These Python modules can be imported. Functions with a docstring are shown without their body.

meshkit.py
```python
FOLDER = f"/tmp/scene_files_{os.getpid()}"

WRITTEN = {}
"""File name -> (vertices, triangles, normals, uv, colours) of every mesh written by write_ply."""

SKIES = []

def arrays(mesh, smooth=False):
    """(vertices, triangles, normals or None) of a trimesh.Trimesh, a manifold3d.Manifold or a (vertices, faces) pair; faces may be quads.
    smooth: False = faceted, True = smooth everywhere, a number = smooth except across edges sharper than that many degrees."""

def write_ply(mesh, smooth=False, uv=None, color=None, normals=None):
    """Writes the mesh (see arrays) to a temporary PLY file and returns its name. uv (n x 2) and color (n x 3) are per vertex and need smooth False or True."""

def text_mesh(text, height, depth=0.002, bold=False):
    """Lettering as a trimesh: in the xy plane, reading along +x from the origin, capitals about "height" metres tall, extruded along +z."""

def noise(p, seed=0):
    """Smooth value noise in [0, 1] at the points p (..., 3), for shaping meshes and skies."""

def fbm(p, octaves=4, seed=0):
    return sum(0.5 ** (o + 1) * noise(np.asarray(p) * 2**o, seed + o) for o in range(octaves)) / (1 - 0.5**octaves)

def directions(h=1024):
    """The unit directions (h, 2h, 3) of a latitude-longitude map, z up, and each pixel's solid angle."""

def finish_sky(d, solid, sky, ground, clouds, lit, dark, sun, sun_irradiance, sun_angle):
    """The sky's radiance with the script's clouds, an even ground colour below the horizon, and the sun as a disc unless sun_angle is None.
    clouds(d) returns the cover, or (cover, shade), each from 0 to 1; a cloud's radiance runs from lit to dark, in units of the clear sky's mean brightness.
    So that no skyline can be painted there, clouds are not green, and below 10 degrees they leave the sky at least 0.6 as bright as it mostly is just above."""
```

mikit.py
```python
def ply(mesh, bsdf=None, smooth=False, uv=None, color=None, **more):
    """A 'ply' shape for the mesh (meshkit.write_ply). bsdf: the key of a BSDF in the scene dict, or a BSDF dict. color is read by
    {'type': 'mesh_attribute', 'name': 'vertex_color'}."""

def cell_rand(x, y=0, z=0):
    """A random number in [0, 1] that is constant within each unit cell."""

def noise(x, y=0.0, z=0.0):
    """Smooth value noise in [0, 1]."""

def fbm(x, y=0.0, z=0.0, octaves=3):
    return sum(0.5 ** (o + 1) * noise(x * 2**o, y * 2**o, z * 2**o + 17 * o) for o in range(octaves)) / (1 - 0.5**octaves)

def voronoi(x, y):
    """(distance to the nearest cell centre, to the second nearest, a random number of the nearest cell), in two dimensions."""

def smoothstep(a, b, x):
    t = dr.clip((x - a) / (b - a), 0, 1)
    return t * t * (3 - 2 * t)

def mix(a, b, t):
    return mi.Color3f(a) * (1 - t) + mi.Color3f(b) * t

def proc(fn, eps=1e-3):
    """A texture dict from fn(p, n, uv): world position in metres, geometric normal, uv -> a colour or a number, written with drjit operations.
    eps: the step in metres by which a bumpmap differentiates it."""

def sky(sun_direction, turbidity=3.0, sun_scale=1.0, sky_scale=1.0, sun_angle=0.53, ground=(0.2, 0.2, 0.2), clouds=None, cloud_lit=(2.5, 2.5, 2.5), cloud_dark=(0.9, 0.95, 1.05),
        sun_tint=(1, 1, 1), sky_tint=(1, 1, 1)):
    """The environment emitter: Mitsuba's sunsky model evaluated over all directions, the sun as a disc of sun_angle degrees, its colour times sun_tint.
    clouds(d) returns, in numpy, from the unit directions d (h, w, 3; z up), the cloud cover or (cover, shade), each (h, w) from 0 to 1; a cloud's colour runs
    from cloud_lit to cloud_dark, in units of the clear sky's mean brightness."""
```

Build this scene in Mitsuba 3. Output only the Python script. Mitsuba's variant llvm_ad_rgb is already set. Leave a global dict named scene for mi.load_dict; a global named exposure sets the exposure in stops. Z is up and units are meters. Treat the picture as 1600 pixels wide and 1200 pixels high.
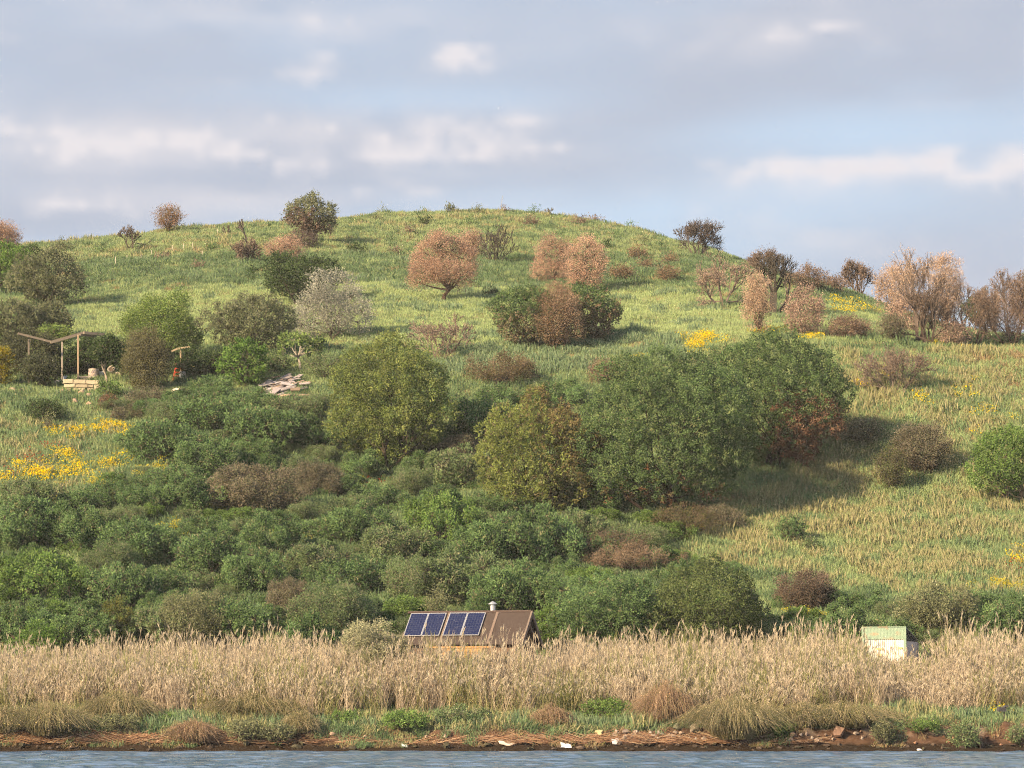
import math, numpy as np, trimesh, mitsuba as mi, mikit, meshkit
from scipy.interpolate import RBFInterpolator, RegularGridInterpolator
import shapely
from shapely.geometry import Polygon

# ------------------------------------------------------------------ camera, sky, exposure
T = mi.ScalarTransform4f
F, EYE, HORIZON = 4537.0, 2.6, 1090.0            # focal length in photo pixels (1600 wide), eye height over the water, horizon row
PITCH = math.atan((HORIZON - 600) / F)
scene, labels = {}, {}
exposure = 3.7
SUN = np.array([-0.70, -0.56, 0.45]); SUN /= np.linalg.norm(SUN)

def sst(a, b, x):
    t = np.clip((x - a) / (b - a), 0, 1)
    return t * t * (3 - 2 * t)

def clouds(d):
    az = np.degrees(np.arctan2(d[..., 0], d[..., 1])); el = np.degrees(np.arcsin(np.clip(d[..., 2], -1, 1)))
    P = np.stack([az * 0.16, el * 0.75, az * 0 + 3.3], -1)
    w = meshkit.fbm(P, 4, 5) - 0.5
    n1 = meshkit.fbm(np.stack([az * 0.33 + 2 * w, el * 1.25 + 3 * w, az * 0], -1), 5, 2)
    n2 = meshkit.fbm(np.stack([az * 0.12 + w, el * 0.45 + 2 * w, az * 0 + 9.1], -1), 4, 8)
    n3 = meshkit.fbm(np.stack([az * 1.1 + 4 * w, el * 2.2 + 4 * w, az * 0 + 4.2], -1), 4, 21)
    # cumulus bands seen in the west: (azimuth, elevation, half widths, strength)
    bright = np.zeros_like(az)
    for a, e, sa, se, k in ((-1.4, 10.9, 3.2, .50, .85), (.05, 11.05, 1.6, .42, .6), (-8.2, 10.8, 3.2, .50, .68), (-5.0, 10.6, 3.0, .42, .6), (-3.9, 12.35, .75, .34, 1.0), (-.95, 12.55, .62, .30, .85), (-4.4, 11.35, .55, .17, .65),
                           (6.3, 10.32, 2.8, .34, .9), (9.6, 10.25, 2.4, .44, .9), (4.2, 10.55, .6, .12, .6), (5.2, 13.0, 3.5, .34, .42), (-4.5, 13.3, 2.5, .4, .42), (-8.5, 9.55, 3., .25, .55), (-2.6, 9.95, 3., .25, .35)):
        bright = np.maximum(bright, k * np.exp(-((az - a) / sa) ** 2 - ((el - e) / se) ** 2))
    veil = np.clip(0.42 + 1.1 * (n2 - 0.5), 0, 1)
    near = np.exp(-(az / 25) ** 2 - ((el - 11) / 7) ** 2)
    puff = np.clip((n1 - 0.52) * 2.6, 0, 1) * (1 - .75 * near)
    n4 = meshkit.fbm(np.stack([az * 2.1 + 5 * w, el * 3.6 + 5 * w, az * 0 + 1.7], -1), 4, 33)
    lit = sst(.10, 1.0, bright * .85 + 1.3 * (n3 - .5) + 1.0 * (n1 - .5) + 1.6 * (n4 - .5)) * np.clip(bright * 2.4, 0, 1)
    lit = np.maximum(lit, near * sst(.50, .85, .55 * n1 + .45 * n3) * .45)
    lit = np.maximum(lit, puff * .6)
    soft = np.zeros_like(az)
    for a, e, sa, se, k in ((-2.6, 10.95, 3.6, .62, .62), (-8.0, 10.8, 3.2, .62, .55), (7.5, 10.15, 4.0, .45, .5), (-4.5, 13.2, 3.5, .45, .40), (4.6, 12.9, 3.6, .5, .36), (-6, 9.7, 5, .4, .4)):
        soft = np.maximum(soft, k * np.exp(-((az - a) / sa) ** 2 - ((el - e) / se) ** 2))
    lit = np.maximum(lit, 1.25 * soft * sst(.27, .66, .5 * n3 + .5 * n1))
    gap = .32 * np.exp(-((az - 5.5) / 5) ** 2 - ((el - 9.6) / .8) ** 2) + .35 * np.exp(-((az - 6.8) / 4.0) ** 2 - ((el - 11.0) / .45) ** 2) + .3 * np.exp(-((az + 2) / 4) ** 2 - ((el - 11.75) / .3) ** 2)
    base = np.clip(.45 * veil + .74 - .45 * gap, 0, 1)
    cover = 1 - (1 - base) * (1 - lit * .93)
    shade = np.clip(1 - lit * 1.15 / np.maximum(cover, .05), 0, 1)
    return cover, shade

scene['sky_light'] = mikit.sky(SUN.tolist(), turbidity=3, sun_scale=.73, sky_scale=.77, sun_angle=4.0, sun_tint=(1.0, .97, .92), sky_tint=(1.06, 1.0, .95),
                               clouds=clouds, cloud_lit=(1.10, 1.06, 1.11), cloud_dark=(.655, .735, .90), ground=(.15, .15, .11))
scene['haze_air'] = {'type': 'homogeneous', 'albedo': {'type': 'rgb', 'value': [.95, .95, .95]}, 'sigma_t': .00012}
scene['haze'] = {'type': 'cube', 'to_world': T().translate([0, -100, 37]).scale([1700, 1700, 41]), 'bsdf': {'type': 'null'}, 'interior': {'type': 'ref', 'id': 'haze_air'}}
labels['haze'] = {'label': 'thin evening haze in the air', 'category': 'haze', 'kind': 'stuff'}
scene['camera'] = {'medium': {'type': 'ref', 'id': 'haze_air'}, 'type': 'perspective', 'fov_axis': 'x', 'fov': 2 * math.degrees(math.atan(800 / F)), 'near_clip': 1.0, 'far_clip': 12000.0,
                   'to_world': T().look_at(origin=[0, 0, EYE], target=[0, 100 * math.cos(PITCH), EYE + 100 * math.sin(PITCH)], up=[0, 0, 1])}

# ------------------------------------------------------------------ terrain
def elev(py):      # tangent of the elevation of a photo row (straight ahead)
    a = PITCH + math.atan((600 - py) / F)
    return math.tan(a)

PROFILE = {
    -320: ((165, 1000), (180, 875), (200, 725), (212, 645), (222, 612), (245, 535), (275, 465), (300, 430), (325, 400), (370, 430)),
    0:    ((165, 1000), (180, 870), (200, 720), (212, 640), (222, 608), (245, 525), (275, 458), (300, 422), (325, 390), (370, 425)),
    250:  ((165, 1000), (180, 880), (200, 740), (213, 640), (222, 598), (240, 530), (262, 480), (290, 416), (328, 364), (375, 400)),
    500:  ((165, 1000), (182, 870), (205, 710), (218, 605), (226, 565), (245, 508), (268, 455), (300, 400), (345, 346), (400, 380)),
    620:  ((165, 1000), (182, 875), (204, 730), (221, 600), (229, 556), (248, 503), (270, 455), (300, 403), (342, 358), (372, 334), (430, 375)),
    750:  ((165, 1000), (182, 880), (202, 750), (222, 600), (230, 550), (250, 500), (270, 455), (300, 405), (340, 360), (375, 336), (440, 380)),
    880:  ((165, 1000), (182, 885), (201, 765), (222, 600), (230, 548), (250, 503), (270, 455), (300, 405), (338, 362), (366, 341), (420, 382)),
    1000: ((165, 1000), (182, 890), (200, 780), (222, 600), (230, 546), (250, 505), (270, 455), (300, 405), (335, 367), (352, 356), (400, 388)),
    1150: ((165, 1000), (182, 900), (200, 780), (222, 580), (230, 535), (250, 500), (275, 446), (300, 410), (318, 396), (360, 430)),
    1300: ((165, 1000), (182, 900), (200, 780), (220, 590), (228, 545), (245, 512), (265, 470), (283, 447), (320, 490), (440, 800)),
    1450: ((165, 1000), (182, 900), (200, 780), (220, 592), (228, 547), (245, 534), (265, 516), (280, 508), (320, 545), (440, 830)),
    1600: ((165, 1000), (182, 900), (200, 780), (220, 592), (228, 546), (245, 537), (265, 530), (300, 565), (440, 850)),
    1920: ((165, 1000), (182, 900), (200, 785), (220, 600), (228, 555), (245, 545), (265, 540), (300, 580), (440, 850)),
}
cp = []
for px, col in PROFILE.items():
    for D, py in col:
        cp.append(((px - 800) / F * D, D, EYE + D * elev(py)))
cp = np.array(cp)
rbf = RBFInterpolator(cp[:, :2] / 40, cp[:, 2], kernel='thin_plate_spline', smoothing=.05)
gx, gy = np.linspace(-95, 95, 191), np.linspace(158, 440, 283)
GX, GY = np.meshgrid(gx, gy, indexing='ij')
hz = rbf(np.stack([GX.ravel(), GY.ravel()], 1) / 40).reshape(GX.shape)
hz = np.maximum(hz, 3.0)
slope_interp = RegularGridInterpolator((gx, gy), hz, bounds_error=False, fill_value=None)

def sstep(a, b, x):
    t = np.clip((x - a) / (b - a), 0, 1)
    return t * t * (3 - 2 * t)

def nz(x, y, s, seed=0, o=3):
    return meshkit.fbm(np.stack([np.asarray(x, float) * s, np.asarray(y, float) * s, np.zeros_like(np.asarray(x, float)) + .37], -1), o, seed)

WATERLINE = 142.0
def bank_z(x, y):
    """Lake bed, wet foot, eroded little cliff of red soil, grassy shelf rising to the reeds."""
    wob = 1.3 * (nz(x, 0 * x, .16, 31) - .5) + .7 * (nz(x, 0 * x, .9, 37) - .5)
    t = y + wob - WATERLINE
    z = -.25 + .42 * sstep(-1.2, 1.0, t)
    face = .62 + .30 * nz(x, 0 * x, .22, 33) + .30 * sstep(12, 22, x)
    sharp = .5 + 1.4 * nz(x, 0 * x, .35, 39)
    z = z + .12 * sstep(.6, 1.4, t) + face * sstep(1.3, 1.3 + sharp, t)
    z = z + .9 * sstep(2.6, 9, t) + .5 * sstep(9, 20, t)
    return z + .10 * (nz(x, y, 1.6, 41) - .5) * sstep(-.2, .8, t) + .10 * (nz(x, y, 4.5, 43) - .5) * sstep(.2, 1.2, t)

def ground(x, y):
    x = np.asarray(x, float); y = np.asarray(y, float)
    xc, yc = np.clip(x, -95, 95), np.clip(y, 158, 440)
    hill = slope_interp(np.stack([xc, yc], -1))
    hill = hill + 1.5 * (nz(x, y, .09, 1) - .5) + .75 * (nz(x, y, .33, 2) - .5) + .12 * (nz(x, y, 1.3, 3) - .5)
    hill = hill - .06 * np.maximum(y - 440, 0) * 0 - .10 * np.maximum(y - 440, 0) - .05 * np.maximum(np.abs(x) - 95, 0)
    hill = np.maximum(hill, 2.2)
    m = sstep(158, 168, y)
    return bank_z(x, y) * (1 - m) + hill * m

hx_, hy_ = np.arange(-75, 75.1, .25), np.concatenate([np.arange(135, 160, .12), np.arange(160, 401, .5)])
HXY = np.meshgrid(hx_, hy_, indexing='ij')
ground_fast = RegularGridInterpolator((hx_, hy_), ground(*HXY), bounds_error=False, fill_value=None)
def gz(x, y): return ground_fast(np.stack(np.broadcast_arrays(np.asarray(x, float), np.asarray(y, float)), -1))

def project(p):
    p = np.atleast_2d(p); q = p - [0, 0, EYE]
    c, s = math.cos(PITCH), math.sin(PITCH)
    zc, yc = q[:, 1] * c + q[:, 2] * s, -q[:, 1] * s + q[:, 2] * c
    return 800 + F * q[:, 0] / zc, 600 - F * yc / zc

def ray(px, py):
    c, s = math.cos(PITCH), math.sin(PITCH)
    a, b = (px - 800) / F, (600 - py) / F
    return np.array([a, c - b * s, s + b * c])

def hits(px, py):
    """First points of the ground on the lines of sight through photo pixels."""
    px, py = np.asarray(px, float), np.asarray(py, float)
    c, sn = math.cos(PITCH), math.sin(PITCH)
    d = np.stack([(px - 800) / F, c - (600 - py) / F * sn, sn + (600 - py) / F * c], -1)
    lo, hi = np.full(len(px), 136.0), np.full(len(px), 398.0)
    for n in (200, 20, 20):
        y = lo[:, None] + (hi - lo)[:, None] * np.linspace(0, 1, n)
        t = y / d[:, 1:2]; g = EYE + t * d[:, 2:3] - gz(t * d[:, :1], y)
        below = g < 0; i = np.where(below.any(1), below.argmax(1), g.argmin(1)); k = np.arange(len(px))
        lo, hi = y[k, np.maximum(i - 1, 0)], y[k, i] + 1e-3
    t = hi / d[:, 1]; x = t * d[:, 0]
    return np.stack([x, hi, gz(x, hi)], 1)

def hit(px, py): return hits([px], [py])[0]

def at_depth(px, py, Y):
    r = ray(px, py); return np.array([0, 0, EYE]) + r * (Y / r[1])

def world_poly(pts):
    return Polygon([hit(*p)[:2] for p in pts])

def inside(poly, x, y):
    return shapely.contains_xy(poly, x, y)

# ------------------------------------------------------------------ materials
def pr(fn): return mikit.proc(fn)
def two(b): return {'type': 'twosided', 'nested': b}
scene['mat_leaf'] = {'type': 'principledthin', 'base_color': {'type': 'mesh_attribute', 'name': 'vertex_color'}, 'roughness': .6, 'diff_trans': .75, 'spec_trans': 0.0}
scene['mat_matte'] = two({'type': 'principled', 'base_color': {'type': 'mesh_attribute', 'name': 'vertex_color'}, 'roughness': .85, 'specular': .25})

def soil_colour(p, n, uv):
    a = mikit.fbm(p.x * .5, p.y * .5, 0, 3); b = mikit.fbm(p.x * 4, p.y * 4, p.z * 4, 3)
    c = mikit.mix((.20, .15, .085), (.13, .14, .06), mikit.smoothstep(.35, .65, a))
    c = c * (.75 + .5 * b)
    d = mikit.fbm(p.x * 1.3 + 5, p.y * 1.3, p.z * 2, 3)
    red = mikit.mix((.062, .037, .026), (.118, .073, .051), b)
    red = mikit.mix(red, mi.Color3f(.20, .15, .115), mikit.smoothstep(.50, .72, d) * mikit.smoothstep(.55, .9, p.z))
    wet = mikit.mix((.030, .022, .016), red, mikit.smoothstep(.26, .46, p.z + .25 * (b - .5)))
    shore = 1 - mikit.smoothstep(144.8, 146.5, p.y + 1.2 * (a - .5))
    return mikit.mix(c, wet, shore)
scene['mat_soil'] = two({'type': 'diffuse', 'reflectance': pr(soil_colour)})
scene['mat_water'] = {'type': 'principled', 'base_color': {'type': 'rgb', 'value': [.06, .11, .19]}, 'roughness': .14, 'specular': .6}
scene['mat_metal'] = two({'type': 'principled', 'base_color': {'type': 'rgb', 'value': [.55, .56, .58]}, 'roughness': .38, 'metallic': .7})
def roof_colour(p, n, uv):
    a = mikit.fbm(p.x * 1.2, p.y * 1.2, p.z * 1.2, 3); b = mikit.fbm(p.x * 9, p.z * 2.5, p.y * 9, 3)
    return mikit.mix((.040, .030, .027), (.062, .046, .042), .6 * a + .4 * b)
scene['mat_roof'] = two({'type': 'principled', 'base_color': pr(roof_colour), 'roughness': .7, 'specular': .2})
def shed_colour(p, n, uv):
    a = mikit.fbm(p.x * 3, p.y * 3, p.z * 1.2, 4)
    r = mikit.smoothstep(.55, .75, mikit.fbm(p.x * 7, p.y * 5, p.z * 2, 3))
    return mikit.mix(mikit.mix((.52, .51, .48), (.64, .63, .60), a), (.34, .25, .16), r * .6)
scene['mat_shed'] = two({'type': 'principled', 'base_color': pr(shed_colour), 'roughness': .6})
def green_colour(p, n, uv):
    a = mikit.fbm(p.x * 2, p.y * 3, p.z * 2, 4)
    r = mikit.smoothstep(.52, .72, mikit.fbm(p.x * 2.2 + 7, p.y * 5, p.z * 2.5, 4))
    return mikit.mix(mikit.mix((.14, .225, .165), (.21, .29, .225), a), (.27, .20, .13), r * .75)
scene['mat_green'] = two({'type': 'principled', 'base_color': pr(green_colour), 'roughness': .55})
scene['mat_cell'] = {'type': 'principled', 'base_color': {'type': 'rgb', 'value': [.008, .012, .050]}, 'roughness': .22, 'specular': .35, 'clearcoat': 0.0}

# ------------------------------------------------------------------ mesh helpers
class Mesh:
    def __init__(s): s.v, s.f, s.c, s.n = [], [], [], 0
    def add(s, v, f, c):
        v = np.asarray(v, float).reshape(-1, 3); f = np.asarray(f, int).reshape(-1, 3)
        c = np.broadcast_to(np.asarray(c, float), (len(v), 3))
        s.v.append(v); s.f.append(f + s.n); s.c.append(c); s.n += len(v); return s
    def tm(s, m, c): return s.add(m.vertices, m.faces, c)
    def arrays(s): return np.vstack(s.v), np.vstack(s.f), np.clip(np.vstack(s.c), 0, .95)
    def ply(s, mat='mat_leaf', smooth=False, **k):
        v, f, c = s.arrays()
        return mikit.ply((v, f), mat, smooth, color=c, **k)

counts = {}
def fresh(name):
    n = counts.get(name, 0); counts[name] = n + 1
    return name if n == 0 else f'{name}_{n:03d}'
def child(parent, name):
    return parent + '__' + fresh(parent + '__' + name)[len(parent) + 2:]
def thing(name, label, cat, group=None, kind=None):
    k = fresh(name); labels[k] = {'label': label, 'category': cat}
    if group: labels[k]['group'] = group
    if kind: labels[k]['kind'] = kind
    return k

def unit(v): return v / (np.linalg.norm(v, axis=-1, keepdims=True) + 1e-12)
def rdir(r, n): return unit(r.normal(size=(n, 3)))

def leaves(m, p, d, L, W, c, r):
    """Many leaf-sized rhombi, folded a little along the middle."""
    n = len(p); b = unit(np.cross(d, rdir(r, n))); up = np.cross(b, d)
    L = np.broadcast_to(L, (n,))[:, None] * r.uniform(.7, 1.3, (n, 1)); W = np.broadcast_to(W, (n,))[:, None] * r.uniform(.7, 1.3, (n, 1))
    mid = p + d * L * .5 + up * W * .15
    v = np.stack([p, mid + b * W / 2, p + d * L, mid - b * W / 2], 1).reshape(-1, 3)
    i = np.arange(n)[:, None] * 4
    f = np.concatenate([i + [0, 1, 2], i + [0, 2, 3]], 0)
    m.add(v, f, np.repeat(c, 4, 0))

def segs(m, p0, p1, r0, r1, c, sides=4):
    """Tapered prisms, one per segment."""
    n = len(p0); d = unit(p1 - p0)
    a = unit(np.cross(d, np.where(np.abs(d[:, 2:]) < .9, [0, 0, 1.0], [1.0, 0, 0]))); b = np.cross(d, a)
    ang = np.arange(sides) * 2 * np.pi / sides
    ring = np.cos(ang)[None, :, None] * a[:, None] + np.sin(ang)[None, :, None] * b[:, None]
    v = np.concatenate([p0[:, None] + ring * np.reshape(r0, (-1, 1, 1)), p1[:, None] + ring * np.reshape(r1, (-1, 1, 1))], 1).reshape(-1, 3)
    k = np.arange(sides); k2 = (k + 1) % sides
    q = np.concatenate([np.stack([k, k2, k2 + sides], 1), np.stack([k, k2 + sides, k + sides], 1)], 0)
    f = (np.arange(n)[:, None, None] * 2 * sides + q[None]).reshape(-1, 3)
    m.add(v, f, np.repeat(np.broadcast_to(c, (n, 3)), 2 * sides, 0))

def pick(r, pal, n):
    """Colours from a palette [(rgb, weight), ...] with jitter."""
    cols = np.array([p[0] for p in pal]); w = np.array([p[1] for p in pal], float)
    return cols[r.choice(len(cols), n, p=w / w.sum())]

def crown_mesh(r, w, dp, h, z0=0., lobes=14, lr=(.30, .46), sprigs=900, per=12, L=.13, W=.06, pal=None, up=.35, loose=.25, spec=None, patch=None, sprig_len=.4, flat=0., irr=.8, core=True, tight=.22, cell=0.):
    """A crown of leaf sprays on overlapping lobes. spec: explicit lobes (x, y, z, radius) in units of w (x, y) and h (z)."""
    half = np.array([w / 2, dp / 2, (h - z0) / 2]); mid = np.array([0, 0, z0 + (h - z0) / 2])
    if spec is None:
        i = np.arange(lobes) + .5
        ph = np.pi * (1 + 5 ** .5) * i + r.uniform(0, 6); ct = 1 - 2 * i / lobes
        ct = np.clip(ct * .98 + .05 + r.normal(0, .12, lobes), -.95, 1); st = np.sqrt(1 - ct * ct)
        u = np.stack([np.cos(ph) * st, np.sin(ph) * st, ct], 1)
        rad = r.uniform(*lr, lobes) * half.min()
        k = (r.uniform(.70, 1.06, lobes) * (1 - .55 * irr + irr * meshkit.fbm(u * 1.15 + r.uniform(0, 60, 3), 2)))[:, None]
        c = mid + u * np.maximum(half - rad[:, None] * .9, .05 * half) * k
        ni = lobes // 4
        if core and ni > 3:
            c = np.vstack([c, mid + rdir(r, ni) * half * r.uniform(.25, .62, (ni, 1))]); rad = np.concatenate([rad, r.uniform(.26, .40, ni) * half.min()])
    else:
        spec = np.array(spec, float)
        c = spec[:, :3] * [w, w, h]; rad = spec[:, 3] * w
    n = sprigs * 3
    li = r.choice(len(c), n, p=rad ** 2 / (rad ** 2).sum())
    v = rdir(r, n)
    out = unit(c[li] - mid + 1e-6)
    v = unit(v + out * .35 + [0, 0, .15])
    sq = np.array([1, 1, 1 - flat])
    p = c[li] + rad[li][:, None] * v * sq * r.uniform(.70, 1.06, (n, 1))
    dist = np.linalg.norm((p[:, None] - c[None]) / sq, axis=2) / rad[None]
    keep = (dist.min(1) > .62) & (p[:, 2] > z0 * .9 - .05)
    keep &= (p[:, 1] < .22 * dp) | (r.random(n) < .35)      # thinner on the far side of the hill
    if cell:      # one spray to a cell: clumps of leaves with dark gaps between them
        q = np.floor(p / cell).astype(int); first = np.zeros(n, bool); cand_ = np.flatnonzero(keep)
        first[cand_[np.unique(q[cand_] @ [1, 1009, 1000003], return_index=True)[1]]] = True; keep &= first
    p, v, li = p[keep][:sprigs], v[keep][:sprigs], li[keep][:sprigs]
    n = len(p)
    ax = unit(v * .8 + [0, 0, up] + r.normal(0, loose, (n, 3)))
    col = pick(r, pal, n) * r.uniform(.86, 1.16, (n, 1)) * r.uniform(.80, 1.2, (len(c), 1))[li]
    if patch is not None:
        mask, ppal = patch(p / [w, w, h], r)
        col[mask] = pick(r, ppal, int(mask.sum())) * r.uniform(.8, 1.2, (int(mask.sum()), 1))
    t = r.uniform(-.15, 1, (n, per, 1)) * sprig_len
    lp = p[:, None] + ax[:, None] * t + r.normal(0, tight * sprig_len, (n, per, 3))
    ld = unit(ax[:, None] * .75 + r.normal(0, .55, (n, per, 3)))
    lc = np.repeat(col[:, None], per, 1) * r.uniform(.90, 1.11, (n, per, 1))
    m = Mesh(); leaves(m, lp.reshape(-1, 3), ld.reshape(-1, 3), L, W, lc.reshape(-1, 3), r)
    return m, c, rad, p

def limbs_mesh(r, centres, h, trunk_r, bark, base_spread=.15, fork=.25, tips=None, ntips=120, twig_r=.012, stems=1):
    """Trunk that forks towards the lobes, twigs out to the leaf sprays."""
    m = Mesh(); P0, P1, R0, R1 = [], [], [], []
    stem_top = []
    for s in range(stems):
        off = np.array([*r.normal(0, base_spread if stems > 1 else .02, 2), 0])
        top = off * 2.0 + np.array([*r.normal(0, .06 * h, 2), fork * h])
        midp = (off + top) / 2 + np.array([*r.normal(0, .03 * h, 2), 0])
        rr = trunk_r / math.sqrt(stems)
        P0 += [off + [0, 0, -.4], midp]; P1 += [midp, top]; R0 += [rr * 1.25, rr * .95]; R1 += [rr * .95, rr * .8]; stem_top.append(top)
    for c in centres:
        st = stem_top[int(r.integers(len(stem_top)))]
        pts = [st]
        for t in (.35, .7, 1.0):
            q = st + (c - st) * t; q = q + r.normal(0, .05 * np.linalg.norm(c - st) + 1e-3, 3) * (t < 1); pts.append(q)
        for i in range(3):
            P0.append(pts[i]); P1.append(pts[i + 1]); R0.append(rr * (.55 - .15 * i)); R1.append(rr * (.40 - .13 * i))
    if tips is not None and len(tips):
        sel = tips[r.choice(len(tips), min(ntips, len(tips)), replace=False)]
        near = np.argmin(((sel[:, None] - centres[None]) ** 2).sum(2), 1)
        for q, k in zip(sel, near):
            a = centres[k]; b = (a + q) / 2 + r.normal(0, .08 * np.linalg.norm(q - a) + 1e-3, 3)
            P0 += [a, b]; P1 += [b, q]; R0 += [twig_r * 1.6, twig_r]; R1 += [twig_r, twig_r * .5]
    n = len(P0); col = np.array(bark) * r.uniform(.8, 1.2, (n, 1))
    segs(m, np.array(P0), np.array(P1), np.array(R0), np.array(R1), col, 5)
    return m

def bare_mesh(r, w, h, stems=3, levels=5, kids=(3, 4), bark=(.10, .08, .07), r0=.09, spread=.5, twist=.28, lean=0., rmin=.007):
    """Leafless branching down to twigs; also returns the twig ends."""
    P0, P1, R0, R1, ends = [], [], [], [], []
    cur = []
    for s in range(stems):
        a = 2 * math.pi * (s + r.uniform(-.3, .3)) / stems
        k = spread * (0.25 if stems == 1 else 1) * r.uniform(.5, 1.1)
        d = unit(np.array([math.cos(a) * k + lean, math.sin(a) * k, 1.0]))
        cur.append((np.array([.06 * math.cos(a), .06 * math.sin(a), -.3]), d, h * .34 * r.uniform(.8, 1.1) + .3, r0 * r.uniform(.7, 1.1)))
    for lev in range(levels):
        nxt = []
        for p, d, l, rad in cur:
            nseg = 2 if lev < levels - 1 else 1
            for i in range(nseg):
                d = unit(d + r.normal(0, twist * .5, 3) + [0, 0, .05]); q = p + d * l / nseg
                P0.append(p); P1.append(q); R0.append(rad); R1.append(rad * .84); rad *= .84; p = q
                if i == 0 and lev < levels - 1 and r.random() < .6:
                    nxt.append((p, unit(d + r.normal(0, .55, 3)), l * .62 * r.uniform(.7, 1.1), rad * .66))
            if lev == levels - 1: ends.append((p, d)); continue
            for _ in range(int(r.integers(kids[0], kids[1] + 1)) - (lev > 2)):
                dd = unit(d + r.normal(0, .42, 3) + [0, 0, .10]); nxt.append((p, dd, l * .66 * r.uniform(.75, 1.15), rad * .70))
        if len(nxt) > 1500: nxt = [nxt[i] for i in r.choice(len(nxt), 1500, replace=False)]
        cur = nxt
    P0, P1, R0, R1 = map(np.array, (P0, P1, R0, R1)); R0 = np.maximum(R0, rmin); R1 = np.maximum(R1, rmin * .7)
    e = np.array([x[0] for x in ends]); ed = np.array([x[1] for x in ends])
    allp = np.vstack([P1]); ext = np.percentile(np.abs(allp[:, 0]), 98) * 2; zt = np.percentile(allp[:, 2], 99.5)
    sc = np.array([w / ext, w / ext, h / zt])
    m = Mesh(); segs(m, P0 * sc, P1 * sc, R0, R1, np.array(bark) * r.uniform(.75, 1.3, (len(P0), 1)), 3)
    return m, e * sc, unit(ed * sc)

def put(p, rz=0., s=1.):
    s = np.broadcast_to(s, (3,)).tolist()
    return T().translate(np.asarray(p, float).tolist()).rotate([0, 0, 1], math.degrees(rz)).scale(s)

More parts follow.
